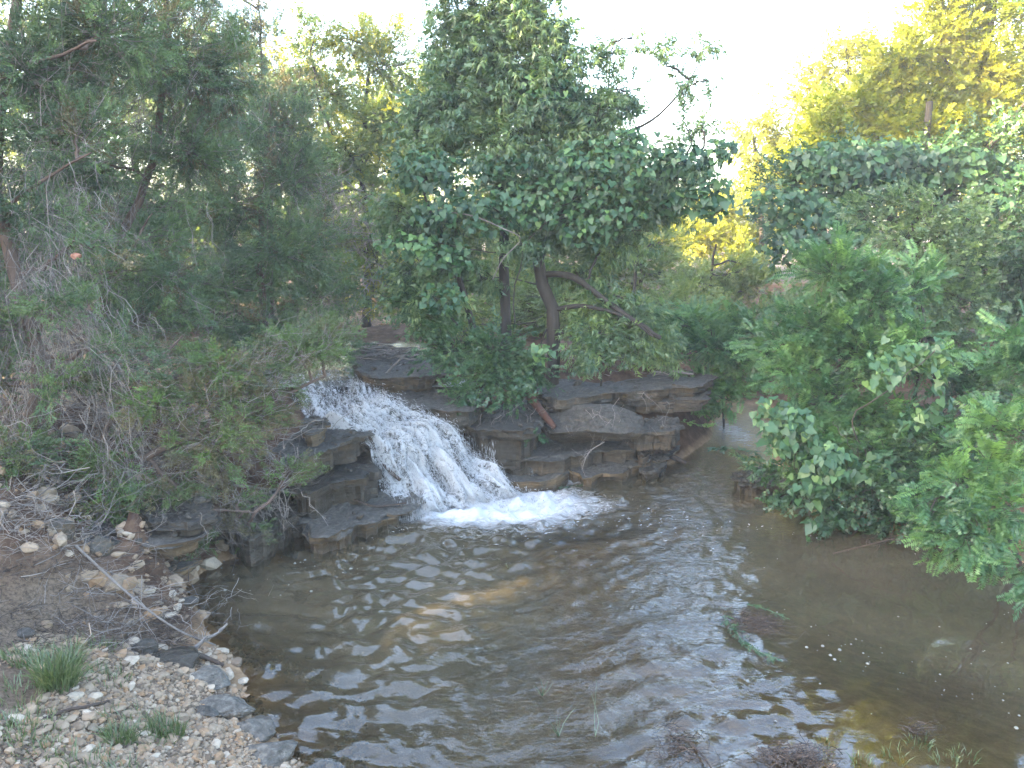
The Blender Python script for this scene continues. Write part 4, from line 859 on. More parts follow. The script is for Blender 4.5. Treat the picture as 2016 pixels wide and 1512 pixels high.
plant('willow_shrub', 'drooping narrow-leaved shrub on the ledge right of the tree trunks', 'shrub', on(P(1180, 745, 9.8)),
      [([on(P(1180, 745, 9.7)), P(1190, 680, 9.6), P(1220, 620, 9.6)], .015, .006)],
      [Bl(1180, 660, 9.5, 90, 38), Bl(1160, 705, 9.2, 42, 34), Bl(1260, 640, 9.8, 80, 40), Bl(1300, 690, 9.9, 60, 35, cover=.8), Bl(1240, 690, 9.7, 60, 30, cover=.8)],
      'willow', 'willow', L=.13, cover=2.2, bias=(0, 0, -.2), persub=7)
# ------------------------------------------------------------------ right bank
plant('frond_bush', 'feathery bush at the far end of the channel right of the rock ledges', 'bush', on(P(1430, 800, 11)),
      [([on(P(1430, 800, 11)), P(1420, 720, 10.8), P(1400, 650, 10.7)], .02, .008)],
      [Bl(1400, 680, 10.6, 80, 55), Bl(1460, 720, 10.6, 75, 60), Bl(1390, 760, 10.4, 60, 45), Bl(1350, 640, 10.8, 80, 40, cover=.9), Bl(1480, 640, 10.8, 70, 50), Bl(1360, 790, 10.3, 40, 25, cover=.8), Bl(1440, 790, 10.3, 50, 30, cover=.8)],
      'frond', 'frond', L=.22, cover=3.0, bias=(-.1, -.2, .15), persub=6, sv=.25)
plant('frond_bush', 'large feathery bush at the middle of the right bank above the vine leaves', 'bush', on(P(1700, 960, 8.4)),
      [([on(P(1700, 960, 8.4)), P(1690, 820, 8.3), P(1660, 650, 8.3), P(1640, 540, 8.4)], .03, .01), ([on(P(1760, 960, 8.4)), P(1800, 780, 8.3), P(1820, 640, 8.3)], .03, .01)],
      [Bl(1640, 540, 8.2, 90, 70), Bl(1730, 590, 8.1, 90, 70), Bl(1600, 650, 8.1, 100, 70), Bl(1700, 700, 7.9, 110, 70), Bl(1560, 740, 7.9, 70, 55, cover=.9), Bl(1800, 700, 8, 80, 70, cover=.9), Bl(1620, 790, 7.7, 90, 50), Bl(1720, 820, 7.5, 100, 55), Bl(1790, 860, 7.3, 70, 55), Bl(1560, 860, 7.4, 70, 60, cover=.8), Bl(1680, 900, 7.2, 110, 60, cover=.8), Bl(1800, 560, 8.5, 60, 60, cover=.9), Bl(1500, 690, 8.6, 50, 50, cover=.8), Bl(1840, 940, 7.0, 80, 50, cover=.9)],
      'frond', 'frond', L=.20, cover=3.4, bias=(-.15, -.25, .1), persub=6, sv=.25)
plant('frond_bush', 'near bright green feathery bush overhanging the pool at the right edge', 'bush', on(P(2000, 1050, 6.2)),
      [([on(P(2020, 1080, 6.2)), P(1960, 1000, 6.0), P(1900, 930, 5.8)], .025, .008), ([on(P(2050, 1080, 6.2)), P(2040, 900, 6.1), P(1990, 820, 6.0)], .02, .008)],
      [Bl(1960, 850, 5.8, 75, 40, tone=.15), Bl(1880, 960, 5.5, 80, 45, tone=.15), Bl(1960, 920, 5.6, 80, 50, tone=.15), Bl(1830, 1010, 5.4, 60, 45, tone=.1), Bl(1900, 1060, 5.2, 90, 55, tone=.1), Bl(1980, 1010, 5.3, 70, 70, tone=.15), Bl(1960, 1090, 5.2, 60, 35, cover=.9), Bl(2040, 900, 5.7, 60, 100), Bl(1840, 1060, 5.4, 50, 40, cover=.8), Bl(1920, 820, 6, 50, 25, cover=.7), Bl(1790, 960, 5.6, 35, 30, cover=.7)],
      'frond', 'frond', L=.17, cover=3.0, bias=(-.25, -.25, .05), persub=6, sv=.22)
plant('frond_bush', 'feathery branch tips reaching in from the right edge above the near bush', 'bush', on(P(2150, 950, 6.6)),
      [([on(P(2150, 950, 6.6)), P(2120, 800, 6.5), P(2030, 690, 6.4)], .03, .01)],
      [Bl(1985, 660, 6.3, 60, 35), Bl(1990, 720, 6.2, 60, 35), Bl(2030, 790, 6.2, 40, 30), Bl(2060, 700, 6.3, 60, 100)],
      'frond', 'frond', L=.17, cover=3.0, bias=(-.5, -.1, .05), persub=6, sv=.22)
plant('frond_bush', 'small feathery branch at the lower right corner over the water', 'bush', on(P(2150, 1150, 5.2)),
      [([on(P(2170, 1150, 5.2)), P(2090, 1120, 5.0), P(2030, 1120, 4.9)], .015, .006)],
      [Bl(2015, 1110, 4.8, 28, 40, tone=.1), Bl(2030, 1170, 4.7, 25, 30, tone=.1), Bl(2070, 1130, 4.8, 50, 50)],
      'frond', 'frond', L=.13, cover=2.0, bias=(-.4, -.1, .05), persub=6, sv=.22)
plant('leafy_shrub', 'dark oval-leaved undergrowth over the water beneath the vine at right', 'shrub', on(P(1700, 985, 7.5)),
      [([on(P(1720, 990, 7.6)), P(1690, 930, 7.4), P(1660, 900, 7.2)], .015, .006)],
      [Bl(1560, 960, 7.3, 60, 30), Bl(1640, 1010, 7.0, 70, 35), Bl(1760, 1030, 6.9, 90, 40), Bl(1850, 1000, 6.8, 80, 70), Bl(1950, 960, 7.2, 90, 90), Bl(1640, 960, 7.0, 70, 40), Bl(1720, 960, 6.9, 80, 45), Bl(1800, 980, 7.0, 80, 40), Bl(1600, 900, 7.2, 80, 50), Bl(1760, 900, 7.2, 90, 50), Bl(1880, 870, 7.6, 80, 80), Bl(1940, 760, 8.2, 90, 90), Bl(1520, 930, 7.6, 40, 30, cover=.6)],
      'shrub', 'shrub', L=.15, cover=3.2, bias=(-.1, -.3, -.15))
plant('broadleaf_tree', 'young tree with small grey-green oval leaves at right above the feathery bush', 'tree', on(P(1820, 850, 9.6)),
      [([on(P(1850, 850, 9.8), -.1), P(1830, 700, 9.6), P(1800, 560, 9.5), P(1830, 400, 9.5)], .04, .012)],
      [Bl(1840, 420, 9.4, 80, 50), Bl(1780, 480, 9.3, 90, 50), Bl(1880, 490, 9.3, 90, 60), Bl(1820, 560, 9.2, 110, 60), Bl(1900, 590, 9.1, 90, 60), Bl(1760, 400, 9.6, 60, 40, cover=.8), Bl(1930, 440, 9.4, 60, 40, cover=.9), Bl(1700, 430, 9.7, 60, 40, cover=.7)],
      'elm', 'elm', L=.17, cover=2.1)
plant('broadleaf_tree', 'dark broad tree behind the right bank draped in vines up to the sunlit line', 'tree', on(P(1800, 700, 12)),
      [([on(P(1800, 760, 12.2), -.1), P(1790, 600, 12.2), P(1810, 400, 12.2), P(1830, 200, 12.3)], .12, .05), ([P(1800, 480, 12.2), P(1700, 380, 12), P(1600, 320, 12)], .06, .02), ([P(1805, 440, 12.2), P(1920, 320, 12), P(2020, 200, 12)], .06, .02)],
      [Bl(1660, 330, 12, 120, 60), Bl(1800, 330, 12, 120, 70), Bl(1930, 300, 12.2, 110, 80), Bl(1560, 370, 12, 100, 45), Bl(1700, 420, 12.2, 130, 60), Bl(1530, 420, 12.2, 80, 35), Bl(1900, 420, 12.4, 120, 90), Bl(1990, 560, 12, 100, 120), Bl(1620, 480, 12.2, 90, 50), Bl(2050, 380, 12, 100, 140), Bl(1850, 560, 12.5, 120, 100), Bl(1960, 720, 11.5, 110, 90), Bl(2150, 500, 9.5, 130, 260, cover=2), Bl(2200, 0, 9.5, 150, 260, cover=2), Bl(2050, 560, 10.5, 90, 160)],  # masses beyond the right edge added to keep sky reflection off the pool
      'elmfar', 'shrub', L=.24, cover=2.5)
plant('broadleaf_tree', 'tall tree at the upper right corner with bright yellow sunlit leaves on its left', 'tree', on(P(1900, 640, 13)),
      [([on(P(1920, 660, 13.4), -.1), P(1930, 400, 13.4), P(1925, 200, 13.3), P(1950, 50, 13.3), P(1980, -150, 13.3)], .12, .03), ([P(1930, 250, 13.3), P(1990, 130, 13.2), P(2040, 60, 13.2)], .03, .01), ([P(1925, 200, 13.3), P(1860, 120, 13.2), P(1850, 30, 13.2)], .04, .012)],
      [Bl(1800, 90, 13.1, 60, 50, cover=.9), Bl(1760, 130, 13.0, 70, 45, cover=.9), Bl(1850, 20, 13.2, 60, 50, cover=.9), Bl(1740, 170, 12.9, 70, 45), Bl(1660, 215, 12.9, 70, 40), Bl(1800, 250, 12.6, 110, 45), Bl(1700, 280, 12.6, 110, 35), Bl(1920, 270, 12.6, 110, 50), Bl(1560, 320, 12.7, 70, 30, cover=.8), Bl(1890, 60, 13.2, 60, 60), Bl(1930, 130, 13.1, 90, 60), Bl(1850, 170, 13.0, 80, 50), Bl(1790, 210, 12.9, 70, 45), Bl(1910, 220, 13, 100, 60), Bl(1980, 30, 13.3, 70, 70, cover=.6), Bl(1900, -60, 13.3, 70, 80), Bl(2000, -100, 13.4, 100, 90), Bl(1720, 240, 12.9, 70, 40), Bl(2010, 180, 13.2, 60, 80, cover=.6), Bl(1640, 270, 12.9, 80, 35), Bl(1960, -240, 13.4, 110, 100)],
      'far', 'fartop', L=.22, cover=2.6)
plant('broadleaf_tree', 'hazy yellow feathery tree on the skyline left of the upper right tree', 'tree', on(P(1680, 560, 17)),
      [([on(P(1700, 600, 17.5), -.1), P(1700, 400, 17.5), P(1680, 230, 17.4), P(1670, 120, 17.4)], .12, .03), ([P(1690, 280, 17.4), P(1630, 190, 17.4), P(1590, 130, 17.4)], .04, .01)],
      [Bl(1660, 80, 17.4, 60, 35, cover=.9), Bl(1590, 180, 17.3, 60, 40), Bl(1690, 110, 17.4, 55, 42), Bl(1640, 130, 17.4, 55, 40), Bl(1720, 150, 17.3, 50, 50), Bl(1590, 140, 17.3, 38, 25, cover=.6), Bl(1650, 200, 17.3, 90, 45), Bl(1730, 220, 17.2, 80, 50), Bl(1600, 240, 17.2, 60, 30, cover=.7), Bl(1702, 40, 17.4, 9, 28, cover=.6), Bl(1680, 280, 17, 120, 50)],
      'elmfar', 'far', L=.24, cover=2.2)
plant('willow_tree', 'pale yellow sunlit willow-like tree in the gap left of the right-hand trees', 'tree', on(P(1500, 580, 20)),
      [([on(P(1500, 600, 20.5), -.1), P(1500, 450, 20.4), P(1490, 330, 20.3), P(1480, 260, 20.3)], .12, .03)],
      [Bl(1480, 250, 20.3, 50, 32, cover=.8), Bl(1540, 260, 20.2, 55, 38), Bl(1480, 310, 20.1, 50, 40), Bl(1540, 330, 20, 70, 45), Bl(1600, 290, 20, 50, 40), Bl(1490, 360, 20, 55, 30)],
      'willowfar', 'far', L=.34, cover=2.0, bias=(0, 0, -.3))
plant('bush', 'low yellow-gold sunlit bush in the distance below the gap of sky', 'bush', on(P(1400, 560, 22)),
      [([on(P(1400, 600, 22)), P(1400, 520, 22), P(1400, 470, 22)], .05, .02)],
      [Bl(1360, 440, 22, 50, 26), Bl(1420, 450, 21.5, 60, 32), Bl(1480, 490, 21, 50, 38), Bl(1400, 400, 22.5, 60, 20), Bl(1500, 470, 21, 40, 26), Bl(1330, 480, 22.5, 60, 26), Bl(1370, 470, 20, 70, 40), Bl(1470, 500, 19.5, 55, 45), Bl(1420, 400, 20.5, 50, 30)],
      'far', 'far', L=.28, cover=2.4)
for k, (lb, u, Y, bl, L, sp) in enumerate([
    ('soft green bush behind the channel, between ledge and feathery bushes', 1400, 14.5, [(1360, 560, 90, 45), (1440, 540, 80, 50), (1300, 610, 90, 40), (1400, 620, 90, 35), (1490, 570, 60, 50), (1500, 520, 60, 30)], .2, 'bush'),
    ('grey-green thicket behind the leaning limb of the centre tree', 1260, 15.5, [(1180, 500, 90, 50), (1000, 520, 90, 60), (1080, 600, 80, 50), (960, 600, 70, 50), (1240, 520, 90, 50), (1300, 480, 80, 45), (1240, 590, 80, 30), (1180, 560, 70, 50), (1320, 540, 70, 40), (1100, 560, 60, 40)], .22, 'bush'),
    ('green thicket seen between the trunks of the centre tree', 1000, 17, [(1010, 560, 80, 60), (900, 540, 80, 60), (1060, 500, 100, 60), (940, 460, 120, 60), (850, 480, 80, 60)], .26, 'elmfar'),
    ('low undergrowth on the flat behind the rock ledges', 1250, 12.3, [(1150, 600, 90, 40), (1350, 600, 80, 40), (1020, 600, 90, 50), (800, 590, 50, 40), (1050, 640, 90, 40), (1180, 655, 80, 35), (1300, 650, 80, 40), (1400, 650, 70, 40), (1260, 600, 90, 30), (930, 640, 60, 50)], .2, 'bush'),
    ('dark undergrowth on the bank behind the large feathery bush', 1700, 10.5, [(1560, 640, 80, 70), (1650, 600, 90, 80), (1760, 620, 90, 90), (1860, 680, 80, 90), (1580, 740, 80, 60), (1700, 760, 100, 60), (1820, 800, 100, 70), (1960, 820, 90, 80)], .22, 'elmfar'),
    ('grey-green brush on the bank behind the two near cedars', 250, 13, [(60, 560, 130, 80), (220, 560, 130, 80), (380, 580, 120, 80), (120, 440, 140, 80), (300, 440, 140, 90), (540, 560, 110, 90), (-40, 480, 100, 120)], .26, 'elmfar'),
    ('bushy tree filling the gap under the pale feathery tree', 700, 18, [(640, 480, 120, 60), (760, 500, 110, 60), (560, 430, 130, 80), (820, 430, 90, 80), (700, 420, 100, 50), (440, 480, 150, 100), (300, 480, 150, 120)], .28, 'elmfar')]):
    plant('thicket_bush', lb, 'bush', on(P(u, 600, Y)), [([on(P(u, 600, Y)), P(u, 540, Y), P(u + 10, 480, Y)], .04, .02)], [Bl(a, b, Y + (j % 3) * .4, c, d) for j, (a, b, c, d) in enumerate(bl)], sp, 'farcool' if k not in (4, 5) else 'elm', L=L, cover=2.5)

# ------------------------------------------------------------------ grape vines with broad leaves
def vine(label, base, stems, blobs, nleaf, npart, size, tone0=.0, mat='vine', hang=.55):
    T = Rooted('grape_vine', label, 'vine', base); sv_ = Geo()
    for pts, rr in stems:
        p = spline(pts, 20); p[1:-1] += r_.normal(size=(18, 3)) * .012; tubes(sv_, p, np.linspace(rr, rr * .5, 20), 5, .6)
    T.part('stem', sv_, M['bark'], True)
    tot = sum(b['r'][0] * b['r'][2] * b['cover'] for b in blobs); A = []
    for b in blobs:
        n = int(nleaf * b['r'][0] * b['r'][2] * b['cover'] / tot) + 1
        q = norm(r_.normal(size=(n, 3))); q[:, 1] = -np.abs(q[:, 1]) * .9 + .1; q *= (r_.random(n) ** .35)[:, None]; q *= (1 + .3 * fbm(q * 2.4 + b['c'], 3))[:, None]
        p = b['c'] + q * b['r']; A.append(np.c_[p, q, np.full(n, b.get('tone', 0))])
    A = np.concatenate(A); p = A[:, :3]; n = len(p)
    nrm_ = norm(A[:, 3:6] * .5 + np.array([-.1, -.55, .6]) + r_.normal(size=(n, 3)) * .55)
    tip = norm(np.array([0, -.25, -1.0]) + r_.normal(size=(n, 3)) * hang); x = norm(tip - nrm_ * (tip * nrm_).sum(1, keepdims=True)); y = np.cross(nrm_, x)
    sz = size * np.clip(r_.normal(1, .25, n), .45, 1.5); tone = np.clip(r_.beta(1.1, 2.9, n) + A[:, 6] * 1.3 + tone0, 0, 1)
    order = np.argsort(p[:, 1] - sz * 3)[:npart]; isp = np.zeros(n, bool); isp[order] = True
    g = Geo(); s = ~isp; scatter(g, HV, HF, p[s], x[s], y[s], nrm_[s], sz[s], tone[s])
    if s.any(): T.part('foliage', g, M[mat], True, kind='stuff')
    vm = []
    for t in np.linspace(0.05, .95, 8):
        for w in range(2):
            gg = Geo(); hv = HV.copy(); hv[:, 2] += (-.18 + .3 * w) * hv[:, 0] ** 2 - .15 * hv[:, 1] ** 2; gg.add(hv, HF, t); vm.append(gg.mesh('leaf', M[mat], True))
    for i in order:
        o = link('leaf', vm[min(7, int(tone[i] * 8)) * 2 + r_.integers(2)], T.o); mt = Matrix((x[i] * sz[i], y[i] * sz[i], nrm_[i] * sz[i])).transposed().to_4x4(); mt.translation = Vector(p[i] - T.base); o.matrix_local = mt
    # short leaf stalks and tendrils
    return T
vine('grape vine with bright heart-shaped leaves trailing down to the water at right', on(P(1700, 990, 7.4)),
     [([on(P(1720, 990, 7.4)), P(1700, 900, 7.1), P(1680, 820, 7.0), P(1760, 760, 7.0), P(1850, 680, 7.1)], .01), ([P(1560, 850, 7.0), P(1570, 930, 6.9), P(1592, 1000, 6.8), P(1596, 1060, 6.75), P(1598, 1110, 6.72)], .004), ([P(1640, 830, 6.9), P(1690, 900, 6.8), P(1680, 860, 6.8)], .004)],
     [Bl(1560, 850, 7.0, 70, 60, tone=.1), Bl(1620, 910, 6.85, 60, 60, tone=.15), Bl(1520, 820, 7.1, 40, 50, tone=.05), Bl(1590, 960, 6.8, 45, 35, tone=.2), Bl(1770, 700, 7.2, 60, 35, tone=.25), Bl(1830, 700, 7.2, 45, 40, tone=.2), Bl(1740, 740, 7.1, 40, 40, tone=.1), Bl(1840, 790, 7.0, 40, 50, cover=.5), Bl(1594, 1040, 6.75, 14, 50, cover=.35), Bl(1700, 920, 6.9, 70, 45, cover=.5), Bl(1790, 830, 7.0, 40, 40, cover=.5), Bl(1655, 1020, 6.8, 14, 18, cover=.5)],
     620, 290, .08)
vine('grape vine climbing through the middle of the tall centre tree', on(P(1020, 760, 9.4)),
     [([on(P(1020, 760, 9.4)), P(1010, 600, 9.3), P(1030, 480, 9.2), P(960, 400, 9.1), P(860, 350, 9.1)], .012), ([P(1030, 480, 9.2), P(1120, 400, 9.1), P(1240, 330, 9.1)], .01), ([P(1000, 500, 9.2), P(860, 480, 9.0), P(750, 470, 8.9)], .008)],
     [Bl(850, 340, 9.1, 100, 50), Bl(900, 420, 9.1, 110, 50), Bl(1180, 330, 9.1, 120, 60), Bl(1240, 290, 9.2, 60, 40), Bl(1060, 400, 9.2, 110, 55), Bl(1000, 330, 9.3, 80, 30), Bl(800, 480, 8.95, 70, 25, tone=.35), Bl(870, 510, 9.0, 70, 40, tone=.15), Bl(870, 590, 9.0, 50, 40), Bl(1200, 410, 9.2, 90, 50), Bl(1080, 190, 9.4, 70, 50), Bl(1150, 460, 9.2, 60, 30), Bl(1075, 690, 8.6, 35, 22, tone=.3)],
     2300, 290, .068)
vine('grape vine hanging as a dark clump at the right end of the centre tree', P(1390, 440, 9.1),
     [([P(1300, 330, 9.3), P(1360, 380, 9.2), P(1390, 440, 9.1)], .008)], [Bl(1385, 385, 9.1, 55, 45), Bl(1340, 320, 9.2, 70, 30), Bl(1420, 300, 9.1, 30, 28, cover=.7), Bl(1330, 400, 9.2, 30, 30, cover=.6)], 480, 60, .08, tone0=-.12)
vine('grape vine draped over the dark tree behind the right bank', on(P(1620, 760, 11.6)),
     [([on(P(1620, 760, 11.6)), P(1610, 560, 11.5), P(1620, 400, 11.5), P(1700, 300, 11.6)], .02)],
     [Bl(1560, 400, 11.5, 100, 30), Bl(1620, 450, 11.4, 90, 60), Bl(1540, 480, 11.6, 50, 50, cover=.6), Bl(1700, 330, 11.6, 120, 60), Bl(1640, 320, 11.7, 90, 40, tone=.1), Bl(1860, 330, 11.6, 120, 45, tone=.05), Bl(1960, 400, 11.4, 80, 90, cover=.5)],
     2400, 60, .095, tone0=-.14)

# ------------------------------------------------------------------ dead wood
def wood(name, label, cat, pts, r0, r1, mat='deadwood', fk=0, L=.3, n=18, spread=.6):
    p = spline(pts, n); base = p[0]; T = Rooted(name, label, cat, base); g = Geo(); rad = np.linspace(r0, r1, n) * (1 + .15 * fbm(p * 9, 2)); tubes(g, p, rad, 8, .5); T.part('stem', g, M[mat], True)
    if fk:
        g = Geo(); k = r_.integers(4, n, fk); d = norm(p[-1] - p[0]); e = norm(d + r_.normal(size=(fk, 3)) * spread + np.array([0, 0, -.3 * spread])) * L * r_.uniform(.5, 1.2, fk)[:, None]
        forks(g, p[k], p[k] + e, np.full(fk, r1 * .7), 3, 4, .16, 1); T.part('twigs', g, M[mat], kind='stuff')
    return T
wood('dead_branch', 'black curved stick standing against the slab in the falling water', 'branch', [P(727, 858, 7.75), P(745, 895, 7.7), P(765, 925, 7.62), P(788, 945, 7.55)], .018, .022, 'darkwood')
wood('dead_branch', 'thin dark stick lying along the low ledge at the foot of the falls', 'branch', [W(650, 972, .23), W(700, 985, .24), W(740, 997, .23), W(800, 990, .22)], .012, .012, 'darkwood')
wood('dead_branch', 'pale straight branch leaning down from the driftwood at the top of the cascade', 'branch', [P(808, 690, 9.9), P(780, 715, 9.6), P(735, 762, 9.3)], .014, .016)
wood('dead_branch', 'short dark log end lying in the water right of the ledges', 'log', [W(1275, 880, .2), W(1310, 893, .12), W(1350, 912, .0)], .05, .03, 'darkwood')
wood('split_log', 'split reddish trunk stub leaning on the big boulder', 'log', [P(1035, 770, 9.0), P(1062, 805, 8.75), P(1092, 842, 8.6)], .06, .035, 'redwood')
wood('dead_branch', 'dark branch slanting over the wet rock left of the red stub', 'branch', [P(985, 782, 9), P(955, 805, 8.8), P(938, 815, 8.7)], .02, .015, 'darkwood')
wood('dead_branch', 'fallen grey cedar branch arching over the pool with pale hanging twigs', 'branch', [P(415, 965, 6.6), P(440, 955, 6.6), P(520, 962, 6.7), P(590, 972, 6.8)], .016, .01, 'deadwood')
g = Geo(); n = 22; a = np.array([P(u, 965 + r_.normal() * 6, 6.65) for u in r_.uniform(430, 600, n)])
e = np.array([a[k] + np.array([r_.normal() * .12 + .05, r_.normal() * .08, -r_.uniform(.15, .5)]) for k in range(n)]); forks(g, a, e, np.full(n, .0045), 3, 4, .2, 1, tone=.95, sag=.08)
single('hanging_twigs', g, M['deadwood'], 'spray of thin pale bare twigs hanging over the dark water at left', 'twigs', a[0])
wood('dead_branch', 'long thin branch leaning from the brush down across the shore hollow', 'branch', [W(150, 1075, .72), W(220, 1140, .55), W(290, 1200, .38), W(360, 1245, .2), W(425, 1270, .04)], .010, .006, 'deadwood', 4, .3)
wood('dead_branch', 'forked stick resting on the shore stones with its tip over the water', 'branch', [W(375, 1282, .16), W(400, 1262, .16), W(430, 1245, .14), W(447, 1228, .16)], .014, .008, 'deadwood', 3, .15)
wood('dead_branch', 'short black rotten stick beside the dark rock at the water edge', 'branch', [W(372, 1283, .2), W(405, 1295, .12), W(440, 1310, .06)], .02, .014, 'darkwood')
wood('dead_branch', 'dark flat root lying in the gravel at lower left', 'branch', [on(W(70, 1432, .5), .01), on(W(130, 1418, .42), .02), on(W(170, 1410, .4), .02), on(W(215, 1393, .35), .015)], .010, .009, 'darkwood')
wood('dead_branch', 'thick grey dead branch at far left running down into the brush', 'branch', [P(0, 1045, 5.6), P(30, 1090, 5.5), P(55, 1130, 5.4)], .02, .014, 'deadwood', 5, .35)
wood('dead_branch', 'reddish broken stump rising from the brush at far left', 'stump', [on(P(28, 1090, 5.6)), P(32, 1050, 5.6), P(36, 1020, 5.6)], .022, .014, 'cedar_bark')
wood('dead_branch', 'pale crooked branch lying over the rubble behind the cedars, upper one', 'branch', [P(130, 800, 7.6), P(180, 790, 7.6), P(240, 775, 7.6)], .014, .01, 'deadwood', 4, .3)
wood('dead_branch', 'pale thick branch end pointing right over the rubble behind the cedars', 'branch', [P(205, 760, 7.8), P(250, 790, 7.7), P(285, 800, 7.6)], .02, .012, 'deadwood', 4, .3)
wood('dead_branch', 'slender twig with bare forks hanging down the face of the ledges', 'branch', [P(1190, 870, 8.4), P(1160, 890, 8.3), P(1145, 925, 8.25)], .006, .004, 'deadwood', 6, .2)
wood('dead_branch', 'bare submerged branch in the shadow under the right bank bush', 'branch', [W(1640, 1090, .05), W(1700, 1075, .18), W(1760, 1060, .25)], .008, .005, 'darkwood', 7, .35)
wood('dead_branch', 'thin pale branch crossing the front of the centre tree', 'branch', [P(860, 415, 9.1), P(930, 425, 8.9), P(990, 450, 8.8), P(1025, 470, 8.8), P(990, 510, 8.8), P(970, 550, 8.8)], .008, .005, 'deadwood')
def brush(label, Acen, n, spreadv, L, rr, dirv, mat='deadwood', lev=1, flat=.12):
    g = Geo(); c = Acen[r_.integers(0, len(Acen), n)] + r_.normal(size=(n, 3)) * spreadv
    gz_ = ground(c[:, 0], c[:, 1]); c[:, 2] = np.maximum(c[:, 2], gz_ + .01) 
    d = norm(np.asarray(dirv) + r_.normal(size=(n, 3)) * [.8, .8, flat]) * L * r_.uniform(.5, 1.3, n)[:, None]
    forks(g, c - d * .5, c + d * .5, r_.uniform(.5, 1.4, n) * rr, 3, 4, .12, lev); single('brush_pile', g, M[mat], label, 'brush pile', Acen.mean(0), kind='stuff'); 
brush('tangle of grey dead twigs on the soil at the far left edge', np.array([on(W(u, v, .55), .06) for u, v in ((20, 1130), (70, 1120), (130, 1110), (180, 1140), (60, 1080), (10, 1060), (230, 1175))]), 150, [.16, .16, .07], .5, .0035, (.6, -.2, -.1), lev=1, flat=.3)
brush('dark brown leaf and twig litter on the soil at far left', np.array([on(W(u, v, .45), .015) for u, v in ((30, 1190), (100, 1230), (180, 1180), (60, 1290), (240, 1160), (10, 1240), (130, 1160), (280, 1200))]), 900, [.17, .17, .01], .09, .0028, (.7, -.3, 0), 'darkwood', 0, .1)
brush('fallen grey twigs littering the soil above the left shore', np.array([on(W(u, v, .4), .03) for u, v in ((60, 1180), (160, 1170), (260, 1120), (330, 1140), (230, 1210), (380, 1110), (120, 1220))]), 170, [.18, .18, .02], .32, .0022, (.7, -.3, -.05), 'deadwood', 1, .15)
brush('dark wet leaf litter and twigs in the shore hollow', np.array([on(W(u, v, .15), .02) for u, v in ((290, 1200), (310, 1230), (340, 1215), (300, 1180), (330, 1250))]), 240, [.08, .08, .015], .16, .003, (.7, -.1, 0), 'darkwood', 0)
brush('driftwood sticks piled on the ledge at the top of the cascade', np.array([P(u, v, 10.6) for u, v in ((700, 692), (740, 688), (780, 690), (820, 700), (760, 695))]), 90, [.14, .2, .035], .5, .012, (1, .2, .02), 'deadwood', 0, .06)
brush('driftwood and roots lodged on the top ledge right of the tree', np.array([P(u, v, 10.4) for u, v in ((1140, 715), (1200, 722), (1260, 728), (1320, 735), (1170, 728))]), 60, [.16, .2, .04], .5, .012, (1, .1, -.05), 'deadwood', 0, .08)
brush('mass of bare grey fallen twigs over the left bank between the cedars', np.array([P(u, v, Y) for u, v, Y in ((120, 720, 7.6), (200, 740, 7.8), (280, 730, 8), (160, 820, 7.2), (250, 840, 7.2), (330, 830, 7.4), (380, 900, 7), (90, 900, 6.6), (470, 860, 7.2), (200, 1000, 6.3), (300, 1030, 6.3))]), 420, [.22, .25, .12], .6, .005, (.8, -.1, -.15), 'deadwood', 1, .4)
brush('bare violet-grey twig thicket under the pale feathery tree', np.array([P(u, v, 13) for u, v in ((650, 380), (700, 420), (740, 440), (620, 420), (690, 470), (720, 550))]), 150, [.3, .3, .3], .9, .006, (.2, 0, .5), 'deadwood', 1, .6)
# fine roots and bare twigs hanging over the ledges under the tree
g = Geo(); n = 46; a = np.array([P(u, v, 8.5) for u, v in zip(r_.uniform(940, 1320, n), r_.uniform(770, 860, n))]); forks(g, a, a + np.c_[r_.normal(size=n) * .15, r_.normal(size=n) * .06 - .03, -r_.uniform(.1, .38, n)], np.full(n, .003), 2, 3, .2, 1)
single('hanging_roots', g, M['deadwood'], 'thin roots and twigs dangling over the rock ledges below the tree', 'roots', a[0], kind='stuff')

# ------------------------------------------------------------------ grass, weeds and flood debris
M['grass'] = leaf_mat('grass_blades', (0.05, 0.085, 0.03), (0.10, 0.15, 0.055), (0.20, 0.22, 0.11), .3, .05)
def grass(c, rad, n, h, tone0=0, lean=(0, 0), spread=.5):
    a = r_.random(n) * 6.28; rr = rad * r_.random(n) ** .5; p = np.c_[c[0] + rr * np.cos(a), c[1] + rr * np.sin(a)]; z = ground(p[:, 0], p[:, 1]) - .01
    p = np.c_[p, z]; H = h * r_.uniform(.4, 1.2, n); d = np.c_[np.cos(a) * spread * r_.random(n) + lean[0], np.sin(a) * spread * r_.random(n) + lean[1], np.ones(n)]; d += r_.normal(size=(n, 3)) * [.2, .2, 0]
    d = norm(d) * H[:, None]; s = norm(np.cross(d, r_.normal(size=(n, 3)))) * .0028
    m1 = p + d * .55; tp = p + d + np.c_[d[:, :2] * .35, -H * .22 * r_.random(n)]
    v = np.stack([p - s, p + s, m1 + s * .8, m1 - s * .8, tp], 1); b_ = (np.arange(n) * 5)[:, None]
    return v.reshape(-1, 3), b_ + np.array([[0, 1, 2, 3]]), b_ + np.array([[3, 2, 4]]), np.repeat(np.clip(r_.random(n) * .8 + tone0, 0, 1), 5)
def tuft(name, label, spots, kind=None):
    g = Geo()
    for s in spots:
        v, q, t, tn = grass(*s); k = g.n; g.add(v, q, tn); g.f.append((t + k).astype(np.int32)); g.m.append(np.zeros(len(t), np.int32))
    b = on(spots[0][0]); single(name, g, M['grass'], label, 'grass', b, kind=kind)
tuft('grass_tuft', 'tall green grass tuft on the gravel at lower left', [(W(115, 1375, .4), .085, 420, .24, 0, (.03, .0)), (W(140, 1330, .36), .05, 150, .2)])
